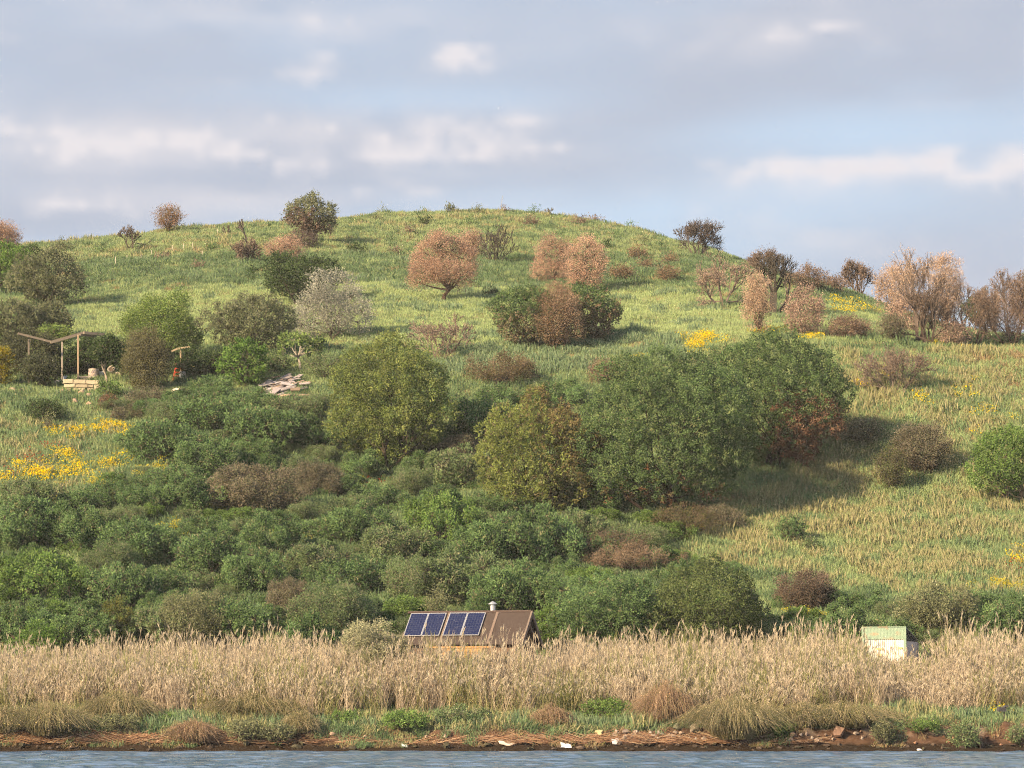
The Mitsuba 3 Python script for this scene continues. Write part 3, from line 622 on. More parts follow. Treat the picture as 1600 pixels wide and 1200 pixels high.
# the two toned bush in the field
plant('bush', 'dark green left part of the two toned bush in the field', 'bush', 822, 546, 122, 108, 'carob', 'clumpy', lobes=34, patch=lambda q, r: (q[:, 2] + .16 * r.normal(size=len(q)) < .45, [((.25, .20, .14), 3), ((.17, .17, .10), 2)]))
plant('bush', 'dark green right part of the two toned bush in the field', 'bush', 914, 534, 126, 100, 'carob', 'clumpy', lobes=34, patch=lambda q, r: (q[:, 2] + .25 * (q[:, 0]) + .14 * r.normal(size=len(q)) < .55, [((.27, .20, .14), 3), ((.19, .17, .10), 2)]))
plant('bush', 'pink brown withered middle of the two toned bush in the field', 'bush', 868, 548, 80, 110, [((.36, .25, .18), 3), ((.29, .21, .15), 3), ((.18, .17, .10), 1.5)], 'dead', z0=0, cover=1.5, irr=1.15)
# right of the field
bare('tree', 'pale rosy half bare tree at the right end of the field', 'tree', 1128, 478, 92, 74, (.26, .20, .17), leaf='rosy', nleaf=2400, stems=4, r0=.10, spread=.8)
bare('shrub', 'dark brown bush on the skyline behind the bare black tree', 'shrub', 1196, 432, 54, 42, (.16, .125, .105), leaf='brown', nleaf=1600, stems=7, r0=.06, spread=.9)
plant('shrub', 'brown scrub on the skyline right of the bare black tree', 'shrub', 1262, 452, 70, 34, 'brown', 'fine')
bare('bare_tree', 'bare black limbed tree leaning right at the end of the field', 'bare tree', 1210, 492, 100, 98, (.085, .075, .065), stems=3, r0=.20, lean=.22, spread=.4)
plant('tree', 'narrow orange tan tree left of the bare black tree', 'tree', 1184, 524, 48, 96, 'tan', 'dead', z0=.04, trunk=.08)
plant('shrub', 'tan bush with pale leaves below the brown skyline scrub', 'shrub', 1258, 527, 66, 72, 'rosy', 'airy', z0=.04, cover=1.2)
plant('shrub', 'low brown mound left of the yellow flower strip', 'shrub', 1324, 531, 70, 36, 'brown', 'fine', cover=1.8)
bare('tree', 'dark brown round tree on the skyline above the yellow flower strip', 'tree', 1340, 457, 54, 56, (.14, .105, .09), leaf='brown', nleaf=2400, stems=5, r0=.08, spread=.7)
plant('shrub', 'low dusty bush left of the dark brown skyline tree', 'shrub', 1304, 456, 40, 24, 'brown', 'fine')
plant('tree', 'tan tree with pale dry leaves, left in the group of dry trees', 'tree', 1402, 500, 70, 92, 'tan', 'dead', z0=.06, cover=.95)
bare('bare_tree', 'tall bare tree sticking up in the middle of the dry trees', 'bare tree', 1434, 535, 88, 148, (.20, .155, .135), leaf='tan', nleaf=3200, stems=3, r0=.10)
plant('tree', 'tall tan tree right of the tall bare tree', 'tree', 1478, 520, 58, 122, 'tan', 'dead', z0=.10, cover=.95)
bare('bare_tree', 'dark brown multi stemmed tree in front of the tall bare tree', 'bare tree', 1450, 540, 78, 96, (.12, .09, .075), leaf='brown', nleaf=1200, stems=6, r0=.08, spread=.7)
plant('shrub', 'pale tan bush at the crest left of the dark multi stemmed tree', 'shrub', 1416, 524, 56, 60, 'rosy', 'airy', z0=0, cover=1.0)
bare('bare_tree', 'dark brown tree with a forked trunk in front of the green treetop', 'bare tree', 1526, 541, 104, 98, (.13, .095, .08), leaf='brown', nleaf=3200, stems=3, r0=.11, spread=.7)
plant('shrub', 'pale tan round bush at the foot of the dry trees', 'shrub', 1490, 543, 52, 38, 'rosy', 'airy', z0=0, cover=1.3)
plant('tree', 'deep green treetop among the dry brown trees', 'tree', 1524, 490, 40, 58, 'dark', 'clumpy', lobes=20, z0=.3)
bare('bare_tree', 'thin bare grey tree at right behind the green treetop', 'bare tree', 1550, 505, 56, 78, (.24, .20, .18), stems=2, r0=.07)
bare('bare_tree', 'brown bushy tree at the right edge of the picture', 'bare tree', 1582, 541, 104, 120, (.15, .11, .09), leaf='brown', nleaf=4200, stems=5, r0=.09, spread=.8)
plant('tree', 'pinkish tan tree standing behind the brown tree at the right edge', 'tree', 1576, 532, 60, 74, 'rosy', 'dead', z0=.05, cover=.8)
plant('tree', 'dark brown tree cut off by the right edge', 'tree', 1608, 530, 70, 104, 'brown', 'dead', z0=.08)
plant('shrub', 'green and brown low bush left of the dark multi stemmed tree', 'shrub', 1392, 531, 44, 40, 'grey', 'fine')
# garden on the left
plant('tree', 'grey olive tree above the pergola at the left edge', 'tree', 22, 540, 100, 76, 'olive', 'clumpy', lobes=34, z0=.1)
plant('tree', 'grey olive tree behind the pergola beam', 'tree', 78, 536, 80, 68, 'olive', 'clumpy', lobes=30, z0=.1)
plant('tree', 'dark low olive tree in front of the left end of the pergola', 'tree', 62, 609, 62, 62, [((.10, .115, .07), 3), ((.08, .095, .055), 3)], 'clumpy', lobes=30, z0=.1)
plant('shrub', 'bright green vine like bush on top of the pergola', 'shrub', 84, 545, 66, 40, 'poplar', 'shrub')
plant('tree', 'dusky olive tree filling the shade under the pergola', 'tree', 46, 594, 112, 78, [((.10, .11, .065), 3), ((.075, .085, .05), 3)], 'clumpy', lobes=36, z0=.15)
plant('shrub', 'orange and lime leaved shrub cut off by the left edge', 'shrub', 0, 606, 44, 66, 'lime', 'shrub')
plant('shrub', 'dark evergreen bush behind the stone clad barrel', 'shrub', 140, 585, 60, 62, 'dark', 'shrub')
plant('tree', 'bushy fresh green poplar thicket at the edge of the field', 'tree', 248, 566, 128, 110, 'poplar', 'airy', z0=.0, cover=1.8, lobes=34)
plant('tree', 'large olive tree left of the silvery tree', 'tree', 396, 562, 158, 108, 'olive', 'clumpy', lobes=56, z0=.10)
plant('bush', 'dense round olive bush in the middle of the garden', 'bush', 229, 612, 86, 96, [((.165, .16, .09), 4), ((.135, .135, .075), 3)], 'fine', cover=2.1, lobes=30)
plant('tree', 'little dark pine with two pale trunks beside the barrel', 'tree', 168, 602, 56, 82, 'dark', 'tree', z0=.42, bark=(.42, .36, .30), stems=2, trunk=.10, lobes=12)
plant('shrub', 'leafy green shrub in front of the large olive tree', 'shrub', 382, 604, 88, 76, 'leafy', 'shrub', L=5.2, W=3.)
plant('tree', 'fig tree with pale grey trunk and light green leaves', 'tree', 468, 578, 84, 60, 'fig', 'tree', bark=(.45, .41, .36), z0=.42, L=5.5, W=4., cover=.9, trunk=.10, lobes=12, sl=6)
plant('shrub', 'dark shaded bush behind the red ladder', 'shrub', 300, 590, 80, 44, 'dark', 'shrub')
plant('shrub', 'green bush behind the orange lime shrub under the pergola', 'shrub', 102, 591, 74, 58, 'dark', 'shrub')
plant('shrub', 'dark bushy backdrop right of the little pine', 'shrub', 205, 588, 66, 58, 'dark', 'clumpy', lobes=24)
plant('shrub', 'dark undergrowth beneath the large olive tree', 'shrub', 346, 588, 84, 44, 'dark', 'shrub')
plant('shrub', 'grey green undergrowth left of the fig tree', 'shrub', 424, 586, 56, 36, 'mastic2', 'shrub')
plant('shrub', 'dull green scrub right of the fig tree above the rubble', 'shrub', 510, 592, 60, 40, 'mastic2', 'fine')
plant('shrub', 'low green shrub between round olive bush and rubble heap', 'shrub', 330, 616, 70, 30, 'mastic', 'shrub')
plant('shrub', 'grey twiggy scrub below the round olive bush', 'shrub', 232, 636, 74, 30, 'grey', 'fine')
plant('shrub', 'green weeds growing over the right end of the stone wall', 'shrub', 170, 622, 36, 28, 'fresh', 'shrub')
plant('shrub', 'dark green round shrub below the stone wall', 'shrub', 72, 658, 66, 36, 'dark', 'shrub')
plant('shrub', 'dry rust coloured bush on the rubble below the stone wall', 'shrub', 168, 640, 32, 22, 'rust', 'fine', cover=1.2)
plant('shrub', 'grey twiggy bush right of the rust coloured one', 'shrub', 184, 660, 32, 22, 'grey', 'fine')
plant('shrub', 'small silvery weed among the flowers below the stone wall', 'shrub', 76, 672, 18, 22, 'sage', 'airy')
# large bushes of the middle slope
plant('tree', 'big yellow green oak in the middle of the slope', 'tree', 612, 726, 208, 226, 'oak', 'clumpy', irr=.45, lobes=70, lr=(.18, .31), bark=(.09, .075, .06), cover=1.6, L=4.0, W=2.1, cap=8000, per=20, tight=.36, sl=7.5, cell=9, z0=.0, sink=.6, stems=3, dpt=.7)
plant('bush', 'olive and brown turpentine bush left of the big carobs', 'bush', 838, 800, 206, 202, 'pist', 'clumpy', irr=.35, lobes=56, lr=(.19, .32), sink=.6, bark=(.08, .065, .05), dpt=.75, up=.6, L=4.6, W=2.,
      patch=lambda q, r: (q[:, 0] + .3 * (q[:, 2] - .6) + .12 * r.normal(size=len(q)) > .10, [((.22, .175, .095), 3), ((.20, .185, .08), 3)]))
plant('tree', 'huge round carob tree, the left of the two big dark green ones', 'tree', 1034, 808, 292, 272, 'carob', 'clumpy', bark=(.07, .055, .045), lobes=92, lr=(.18, .30), cover=1.9, W=2.1, cap=8000, irr=.3, z0=.0, per=26, tight=.30, sl=8, cell=9, L=3.8, stems=4, dpt=.75,
      patch=lambda q, r: (q[:, 2] + .06 * r.normal(size=len(q)) < .13, [((.19, .10, .06), 3), ((.14, .12, .07), 2)]))
plant('tree', 'huge carob tree with rusty dead branches, the right of the two big dark green ones', 'tree', 1206, 728, 256, 212, 'carob', 'clumpy', bark=(.07, .055, .045), lobes=84, lr=(.19, .31), cover=1.9, W=2.1, cap=8000, irr=.3, z0=.0, per=26, tight=.30, sl=8, cell=9, L=3.8, stems=4, dpt=.75,
      patch=lambda q, r: ((q[:, 2] + .10 * r.normal(size=len(q)) < .40) & (q[:, 0] > .02 + .05 * r.normal(size=len(q))), PAL['rust']))
bare('bush', 'twiggy purplish brown bush right of the huge carob trees', 'bush', 1396, 612, 112, 72, (.22, .175, .15), leaf='brown', nleaf=2600, stems=9, r0=.05, spread=1.1)
plant('bush', 'grey green wispy shrub on the tawny slope', 'bush', 1438, 738, 104, 78, 'grey', 'fine', cover=1.5, up=.7)
plant('bush', 'smaller wispy grey shrub, lower left of the wispy one on the tawny slope', 'bush', 1392, 765, 52, 66, [((.14, .13, .085), 3), ((.11, .13, .06), 2)], 'fine', cover=1.2, up=.7)
plant('bush', 'dim shaded shrub behind the rusty carob branches', 'bush', 1345, 694, 80, 44, [((.19, .17, .12), 3), ((.14, .15, .09), 2)], 'fine', cover=1.0)
plant('tree', 'green tree with pale trunks at the right edge of the slope', 'tree', 1580, 790, 140, 130, 'fresh', 'clumpy', lobes=54, z0=.10, bark=(.36, .29, .23), stems=2)
plant('shrub', 'single small green bush low on the tawny slope', 'shrub', 1236, 846, 46, 40, 'mastic', 'shrub')
plant('shrub', 'very small green bush beside the single bush low on the tawny slope', 'shrub', 1268, 858, 26, 18, 'mastic2', 'shrub')
plant('bush', 'purplish brown bush at the foot of the tawny slope', 'bush', 1258, 956, 100, 68, [((.19, .145, .115), 3), ((.15, .12, .095), 3)], 'fine', cover=1.7)
plant('bush', 'pale olive mound bush above the shed', 'bush', 1466, 990, 134, 76, 'sage', 'fine', cover=1.8, W=1.9)
plant('tree', 'spreading green tree right of the hut behind the reeds', 'tree', 1112, 1030, 214, 160, [((.125, .165, .068), 4), ((.10, .14, .058), 3), ((.165, .20, .09), 2)], 'clumpy', lobes=80, lr=(.14, .25), z0=.05)
plant('bush', 'dark green long bush between hut and spreading tree', 'bush', 960, 1022, 226, 128, 'mastic', 'clumpy', lobes=70, lr=(.2, .32))
plant('bush', 'bright green bush touching the gable of the hut', 'bush', 862, 1015, 60, 70, 'fresh', 'shrub')
PBU = at_depth(588, 1040, 153.6); PBU[2] = gz(PBU[0], PBU[1])
plant('bush', 'pale grey green bush at the left end of the solar panels', 'bush', 592, 1034, 118, 142,  [((.33, .33, .22), 4), ((.27, .285, .175), 3), ((.37, .36, .25), 2)], 'fine', cover=2., lobes=34, lr=(.2, .34), W=1.6, P=PBU)
plant('bush', 'bright green bush at the far left behind the reeds', 'bush', 60, 1048, 90, 76, 'leafy', 'shrub', lobes=24)
plant('bush', 'slim upright yellowish green bush at left behind the reeds', 'bush', 180, 1020, 54, 92, [((.165, .17, .055), 3), ((.11, .145, .05), 3)], 'shrub', lobes=20)
plant('bush', 'grey green willowy bush at left behind the reeds', 'bush', 300, 1030, 112, 104, 'sage', 'airy', cover=1.6, lobes=30, z0=0)
plant('shrub', 'pale yellowish shrub sticking up left of the flue pipe', 'shrub', 682, 1000, 36, 76, 'sage', 'airy', z0=0)
plant('bush', 'dry brown twigs under the huge left carob', 'bush', 960, 880, 120, 52, [((.17, .13, .10), 3), ((.13, .11, .075), 2)], 'fine', cover=1.)
plant('bush', 'brownish scrub at the foot of the huge left carob', 'bush', 1070, 838, 110, 50, [((.15, .115, .08), 3), ((.12, .12, .06), 3)], 'fine', cover=1.1)
plant('bush', 'faded brown bush right below the carobs at the edge of the tawny slope', 'bush', 1128, 826, 76, 36, 'grey', 'fine')
plant('bush', 'tan dry grass bank above the dark green long bush', 'bush', 985, 894, 150, 42, [((.27, .20, .15), 3), ((.22, .17, .12), 3)], 'fine', cover=1.2, up=.9)
plant('bush', 'brown dry scrub below the crest between oak and carobs', 'bush', 786, 600, 120, 46, [((.20, .155, .11), 3), ((.16, .14, .08), 3)], 'fine', cover=1.2)
plant('bush', 'pinkish dry scrub at the left shoulder of the huge left carob', 'bush', 944, 600, 60, 40, [((.27, .20, .15), 3), ((.22, .17, .11), 2)], 'fine', cover=1.1)
bare('bare_bush', 'pinkish leafless bush on the crest right of the oak', 'bare bush', 690, 560, 110, 70, (.27, .20, .17), stems=6, spread=.9, r0=.045)

# the thicket of the lower slope: prototypes, then one instance per shrub
TH = [('mastic', 'shrub', 0, 12), ('mastic', 'clumpy', 1, 22), ('mastic2', 'shrub', 2, 16), ('mastic', 'shrub', 3, 16), ('fresh', 'shrub', 4, 14), ('mastic2', 'fine', 5, 18), ('grey', 'fine', 6, 16), ('mastic', 'clumpy', 7, 26)]
for pal, st, i, lob in TH:
    r = np.random.default_rng(700 + i); S = STYLE[st]; s = .040
    W_, H_ = 4.6, 2.3
    n = int(2.0 * 2.6 * W_ * H_ / (10 * S['L'] * S['W'] * s * s * .5))
    m, c, rad, tips = crown_mesh(r, W_, W_ * .9, H_, 0, lob, S['lr'] if st != 'clumpy' else (.26, .42), n, 10, S['L'] * s, S['W'] * s, PAL[pal], .35, .35, None, None, S['sl'] * s)
    lm = limbs_mesh(r, c, H_, .06, (.15, .12, .10) if i != 6 else (.22, .18, .15), .3, .12, tips, 160, .014, 4)
    shapegroup(f'proto_thicket_{i}', {'crown': m.ply(), 'branches': lm.ply()})
THL = {'mastic': ('dark green shrub', 'evergreen shrubs of the slope thicket'), 'mastic2': ('olive green shrub', 'olive green shrubs of the slope thicket'),
       'fresh': ('light green shrub', 'light green shrubs of the slope thicket'), 'grey': ('grey half dry shrub', 'half dry shrubs of the slope thicket')}
R2 = np.random.default_rng(77)
bushes = []
def thicket(px, py, w, h, i, P=None): bushes.append((px, py, w, h, i, hit(px, py) if P is None else P))
def name_thicket():
    bins = {}
    for b in bushes:
        row = 'top row' if b[1] < 730 else 'upper row' if b[1] < 830 else 'middle row' if b[1] < 930 else 'bottom row'
        sec = 'under the meadow' if b[0] < 270 else 'under the rubble heap' if b[0] < 520 else 'under the oak' if b[0] < 740 else 'under the turpentine bush' if b[0] < 930 else 'under the carobs' if b[0] < 1200 else 'near the shed'
        bins.setdefault((TH[b[4]][0], row, sec), []).append(b)
    ordn = ['leftmost', 'second', 'third', 'fourth', 'fifth', 'sixth', 'seventh', 'eighth', 'ninth', 'tenth', 'eleventh', 'twelfth', 'thirteenth', 'fourteenth', 'fifteenth', 'sixteenth', 'seventeenth', 'eighteenth', 'nineteenth', 'twentieth']
    for (pal, row, sec), bs in bins.items():
        for j, (px, py, w, h, i, P) in enumerate(sorted(bs)):
            s = P[1] / F; desc, grp = THL[pal]
            lead, tail = ('', '') if len(bs) == 1 else (ordn[min(j, 19)] + ' ', '' if j == 0 else ' from the left')
            k = thing('shrub', f'{lead}{desc}{tail}, {row} of thicket {sec}', 'shrub', grp)
            scene[k] = {'type': 'instance', 'group': {'type': 'ref', 'id': f'proto_thicket_{i}'},
                        'to_world': put(P - [0, 0, .30], R2.uniform(0, 6.28), (w * s / 4.6, w * s / 4.6 * R2.uniform(.75, 1.05), h * s / 2.3))}
placed = []
for (px, py, w, h, i) in ((400, 800, 180, 90, 6), (330, 745, 130, 80, 3), (500, 780, 110, 70, 6), (455, 960, 110, 70, 6), (520, 990, 150, 100, 5), (410, 700, 130, 80, 1), (330, 674, 140, 76, 7), (480, 700, 120, 70, 0), (250, 720, 120, 80, 1), (400, 690, 110, 60, 7), (300, 645, 120, 52, 0), (230, 700, 110, 50, 0), (300, 718, 120, 54, 3), (275, 765, 120, 50, 1), (360, 775, 100, 44, 0), (555, 742, 110, 50, 0), (600, 792, 100, 46, 3), (540, 705, 90, 46, 1), (470, 745, 100, 44, 2), (640, 805, 100, 50, 0), (690, 790, 96, 46, 7), (720, 825, 110, 50, 3), (590, 835, 100, 44, 5), (180, 640, 70, 26, 5), (660, 740, 90, 44, 0), (760, 800, 90, 40, 3), (430, 830, 110, 46, 3), (320, 840, 110, 46, 0), (500, 845, 110, 46, 1), (390, 652, 120, 56, 3), (340, 628, 90, 34, 1), (240, 650, 90, 40, 3), (455, 660, 110, 56, 2), (500, 640, 80, 36, 5), (280, 625, 60, 24, 5),
                          (765, 690, 130, 90, 7), (720, 760, 120, 80, 2), (870, 640, 120, 60, 0), (840, 880, 160, 110, 0), (900, 860, 110, 80, 2), (690, 850, 130, 100, 4), (620, 880, 120, 80, 2), (740, 690, 90, 60, 1), (560, 850, 130, 80, 3),
                          (640, 775, 110, 60, 5), (780, 640, 90, 50, 7), (700, 940, 170, 100, 2), (800, 960, 150, 100, 3), (1330, 1000, 130, 70, 0), (1560, 1000, 140, 80, 7), (1400, 1005, 120, 50, 3), (1520, 960, 90, 50, 1), (1590, 960, 70, 50, 3), (1240, 1010, 120, 60, 7),
                          (260, 665, 80, 50, 5), (220, 650, 60, 30, 6), (30, 850, 150, 90, 1), (120, 860, 130, 90, 0), (210, 880, 150, 90, 3), (320, 900, 140, 90, 7), (60, 940, 160, 100, 4), (180, 950, 150, 90, 7), (400, 930, 130, 90, 3), (560, 930, 140, 80, 7),
                          (640, 940, 130, 90, 5), (30, 1010, 130, 90, 0), (130, 1015, 150, 80, 3), (370, 1010, 150, 90, 1), (470, 1025, 140, 80, 0), (250, 1010, 150, 80, 2), (770, 880, 140, 90, 3), (860, 960, 130, 80, 1), (300, 800, 120, 70, 0), (220, 800, 110, 60, 3), (420, 870, 120, 80, 0), (500, 900, 120, 70, 2), (130, 800, 90, 50, 3)):
    thicket(px, py, w, h * .85, i); placed.append((px, py - h * .4, w))
cand = np.stack([R2.uniform(-20, 1620, 7000), R2.uniform(640, 1015, 7000)], 1); candP = hits(cand[:, 0], cand[:, 1])
for (px, py), P in zip(cand, candP):
    w = R2.choice([R2.uniform(44, 80), R2.uniform(75, 140)]) * (.75 + .3 * (py - 640) / 370)
    if not inside(THICKET, P[0], P[1]) or any(abs(px - a) < .23 * (w + c) and abs(py - w * .22 - b) < .125 * (w + c) for a, b, c in placed): continue
    if px > 1160 and py < 950: continue
    thicket(px, py, w, w * R2.uniform(.36, .56), int(R2.choice(8, p=[.18, .13, .15, .19, .12, .12, .02, .09])), P); placed.append((px, py - w * .22, w))
name_thicket()

# ------------------------------------------------------------------ reeds (stuff)
def reed_mesh(r, n, rad, h, green):
    m = Mesh()
    a, q = r.uniform(0, 6.28, n), rad * np.sqrt(r.random(n))
    base = np.stack([q * np.cos(a), q * np.sin(a), np.full(n, -.15)], 1)
    pal = [((.475, .395, .305), 4), ((.545, .465, .365), 3), ((.385, .32, .25), 3)] if not green else [((.26, .28, .12), 4), ((.33, .31, .16), 3), ((.40, .34, .21), 2)]
    hh = h * np.where(r.random(n) < .12, r.uniform(1.0, 1.28, n), r.uniform(.58, .95, n))[:, None]
    ln = np.stack([r.normal(.05, .055, n), r.normal(0, .06, n), np.ones(n)], 1)
    bend = np.stack([r.normal(.08, .10, n), r.normal(0, .08, n), np.zeros(n)], 1)
    col = pick(r, pal, n) * r.uniform(.82, 1.18, (n, 1))
    pts = [base + ln * hh * t + bend * hh * t * t for t in (0, .5, 1.0)]
    for i in range(2): segs(m, pts[i], pts[i + 1], .012 - .002 * i, .010 - .004 * i, col, 3)
    nl = 3
    for j in range(nl):
        t = r.uniform(.25, .95, (n, 1)); p = base + ln * hh * t + bend * hh * t * t
        d = unit(np.stack([r.normal(.20, .50, n), r.normal(0, .45, n), r.uniform(1.3, 3.4, n)], 1))
        leaves(m, p, d, .55, .026, col * r.uniform(.85, 1.2, (n, 1)), r)
    k = r.random(n) < .55
    tip = pts[2][k]
    for j in range(4):
        d = unit(ln[k] * .8 + bend[k] * 1.5 + r.normal(0, .16, (k.sum(), 3)) + [.10, 0, 0])
        leaves(m, tip - d * .10, d, .34, .055, np.array([.475, .42, .33]) * r.uniform(.8, 1.15, (k.sum(), 1)), r)
    return m
for j in range(8):
    r = np.random.default_rng(800 + j)
    shapegroup(f'proto_reed_{j}', {'stalks': reed_mesh(r, 17, .42, 2.75, j >= 6).ply()})
def polyx(pts):   # px -> value, on the photo's reed outline
    a = np.array(pts, float); return lambda v: np.interp(v, a[:, 0], a[:, 1])
reed_front = polyx([(-100, 149.5), (60, 150.5), (200, 150.2), (330, 149.4), (480, 148.8), (620, 149.6), (800, 149.2), (950, 149.6), (1060, 148.6), (1200, 148.8), (1400, 149.6), (1600, 148.9), (1700, 149)])
reed_tall = polyx([(-100, .84), (0, .84), (150, .90), (300, .96), (420, 1.02), (560, 1.0), (700, 1.0), (850, .98), (1050, 1.02), (1180, 1.08), (1320, 1.1), (1450, 1.05), (1560, 1.0), (1640, .86)])
G = grid_points(146.2, 161, .42, R2); x, y = G.T
px_ = 800 + F * x / y
keep = (y > reed_front(px_) - 1.9 + 2.0 * (nz(x, 0 * x, .8, 300) - .5)) & (R2.random(len(x)) < .9)
hut_x, hut_y = at_depth(730, 1000, 158)[:2]; shed_x = at_depth(1398, 1000, 158)[0]
keep &= ~((np.abs(x - hut_x) < 4.6) & (y > 154.8)) & ~((np.abs(x - shed_x) < 2.4) & (y > 155.6))
x, y = x[keep], y[keep]; g = nz(x, y, .35, 301) + .5 * (R2.random(len(x)) - .5) + .08 * sstep(2, 14, x)
pid = np.where(g > .60, R2.integers(6, 8, len(x)), R2.integers(0, 6, len(x)))
protos = np.array([f'proto_reed_{i}' for i in pid], dtype=object)
tall = reed_tall(800 + F * x / y) * (.74 + .34 * sstep(147, 154, y)) * (.72 + .52 * nz(x, y, .45, 302)) * (1 + .12 * (nz(x, y, 1.7, 303) - .5))
tall = tall * (1 - .32 * np.exp(-((x - shed_x) / 2.2) ** 4)) * (1 + .12 * np.exp(-((x - hut_x - .6) / 3.4) ** 4))
for lo in np.arange(.4, 1.7, .05):
    m = (tall >= lo) & (tall < lo + .05)
    scatter('reed_bed', x[m], y[m], protos[m], R2, .95, 1.05, ((lo + .02) / 1., (lo + .05) / 1.), lean=.22)
labels['reed_bed'] = {'label': 'dry tan reeds with feathery plumes in a wide bed along the shore', 'category': 'reeds', 'kind': 'stuff'}

# ------------------------------------------------------------------ hut, solar panels, shed
def box(x0, x1, y0, y1, z0, z1):
    m = trimesh.creation.box((x1 - x0, y1 - y0, z1 - z0)); m.apply_translation(((x0 + x1) / 2, (y0 + y1) / 2, (z0 + z1) / 2)); return m
def bar(p, q, w, t=None, up=(0, 0, 1)):
    p, q = np.array(p, float), np.array(q, float); d = q - p; l = np.linalg.norm(d); d /= l
    a = np.cross(d, up); a = a / np.linalg.norm(a) if np.linalg.norm(a) > 1e-6 else np.array([1., 0, 0]); b = np.cross(d, a)
    m = trimesh.creation.box((l, w, t or w)); M = np.eye(4); M[:3, 0], M[:3, 1], M[:3, 2], M[:3, 3] = d, a, b, (p + q) / 2
    m.apply_transform(M); return m
def part(key, m, mat, col=None, tw=None, smooth=False):
    """One mesh of the scene; a colour goes with the vertex-coloured materials."""
    if col is not None and smooth not in (False, True): m, smooth = trimesh.graph.smooth_shade(m, angle=math.radians(smooth), facet_minarea=None), True
    v = m.vertices if hasattr(m, 'vertices') else m[0]
    scene[key] = mikit.ply(m, mat, smooth, color=None if col is None else np.broadcast_to(np.asarray(col, float), (len(v), 3)), **({} if tw is None else {'to_world': tw}))
    return key
TH1 = math.radians(21)
PR = at_depth(830, 955, 157)
HT = put(PR, -TH1)
BH, DR = 1.55, 1.76; SL = math.hypot(BH, DR)
def on_roof(x, d, up=0.):      # a point of the front roof face: d metres down the slope from the ridge
    return np.array([x, -d * BH / SL - up * DR / SL, -d * DR / SL + up * BH / SL])
def slab(x0, x1, d0, d1, t0, t1, back=False):
    c = np.array([on_roof(x, d, u) for x in (x0, x1) for d in (d0, d1) for u in (t0, t1)])
    if back: c = c * [1, -1, 1]
    return trimesh.convex.convex_hull(trimesh.PointCloud(c).vertices)
hut = thing('hut', 'hut with a steep brown roof carrying solar panels, half hidden by reeds', 'hut')
part(child(hut, 'roof'), trimesh.util.concatenate([slab(-7.02, 0, 0, SL + .05, -.06, 0), slab(-7.02, 0, .02, SL + .05, -.06, 0, True)]), 'mat_roof', tw=HT)
rf = hut + '__roof'
for xs_ in (-1.92, -4.72): part(child(rf, 'seam'), slab(xs_ - .07, xs_ + .07, .02, SL + .03, .004, .035), 'mat_matte', (.15, .115, .10), HT)
part(child(rf, 'ridge_cap'), trimesh.creation.cylinder(.07, 7.2, sections=10, transform=trimesh.transformations.rotation_matrix(math.pi / 2, [0, 1, 0]) @ trimesh.transformations.translation_matrix([.0, 0, -3.6])), 'mat_matte', (.07, .05, .045), HT)
for back in (False, True):
    k = part(child(hut, 'bargeboard'), slab(.004, .10, 0, SL + .10, -.17, .03, back), 'mat_matte', (.15, .12, .105), HT)
    part(child(hut, 'rafter'), slab(-.20, -.10, .55, SL - .1, -.42, -.30, back), 'mat_matte', (.17, .12, .095), HT)
labels[hut + '__bargeboard'] = {'label': 'grey brown board on the front edge of the gable'}
gb = [(0, 0, -.16)] ; gw = []
for i in range(11):
    y0, y1 = -BH + .12 + i * (2 * BH - .24) / 11, -BH + .12 + (i + 1) * (2 * BH - .24) / 11
    top = lambda yy: -abs(yy) * DR / BH - .12
    c = [(xx, yy, zz) for xx in (-.34 - .012 * (i % 2), -.30 - .012 * (i % 2)) for yy, zz in ((y0 + .006, top(y0)), (y1 - .006, top(y1)), (y0 + .006, -4.9), (y1 - .006, -4.9))]
    if y0 < 0 < y1: c += [(-.30, 0, -.12)]
    part(child(hut, 'gable_board'), trimesh.convex.convex_hull(np.array(c)), 'mat_matte', np.array([.085, .058, .046]) * (.9 + .2 * ((i * 37) % 11) / 11), HT)
for i in range(13):
    z1 = -1.72 - i * .245
    part(child(hut, 'wall_board'), box(-6.95, -.36, -1.28 - .004 * (i % 2), -1.24, z1 - .235, z1), 'mat_matte', np.array([.14, .092, .066]) * (.88 + .24 * ((i * 29) % 13) / 13), HT)
part(child(hut, 'back_wall'), box(-6.95, -.36, 1.24, 1.28, -4.9, -1.72), 'mat_matte', (.12, .08, .06), HT)
part(child(hut, 'end_wall'), trimesh.convex.convex_hull(np.array([(xx, yy, zz) for xx in (-7.0, -6.96) for yy, zz in ((0, -.15), (-1.24, -1.6), (1.24, -1.6), (-1.24, -4.9), (1.24, -4.9))])), 'mat_matte', (.12, .08, .06), HT)
po = child(hut, 'porch_rail'); labels[po] = {'label': 'orange wooden rail under the eaves'}
part(po, trimesh.util.concatenate([box(x_ - .05, x_ + .05, -1.95, -1.86, -4.6, -1.95) for x_ in (-5.2, -4.35, -3.4, -2.2, -1.4)]), 'mat_matte', (.40, .22, .09), HT)
for i in range(4):
    part(child(po, 'plank'), box(-4.5 + .25 * (i == 3), -2.05 - .2 * (i == 3), -2.02, -1.96, -2.02 - .21 * i - .18, -2.02 - .21 * i), 'mat_matte', np.array([.50, .29, .12]) * (.85 + .09 * i), HT)
part(child(po, 'rail'), box(-5.3, -1.3, -2.03, -1.96, -1.98, -1.90), 'mat_matte', (.45, .25, .11), HT)
ch = child(hut, 'chimney')
def lathe(pts, n=24):
    return trimesh.creation.revolve(np.array(pts, float), sections=n)
part(ch, lathe([(0, -.5), (.155, -.5), (.155, .30), (.165, .30), (.165, .33), (.0, .33)]), 'mat_metal', tw=put(PR, -TH1) @ T().translate([-2.27, .12, 0.]), smooth=30)
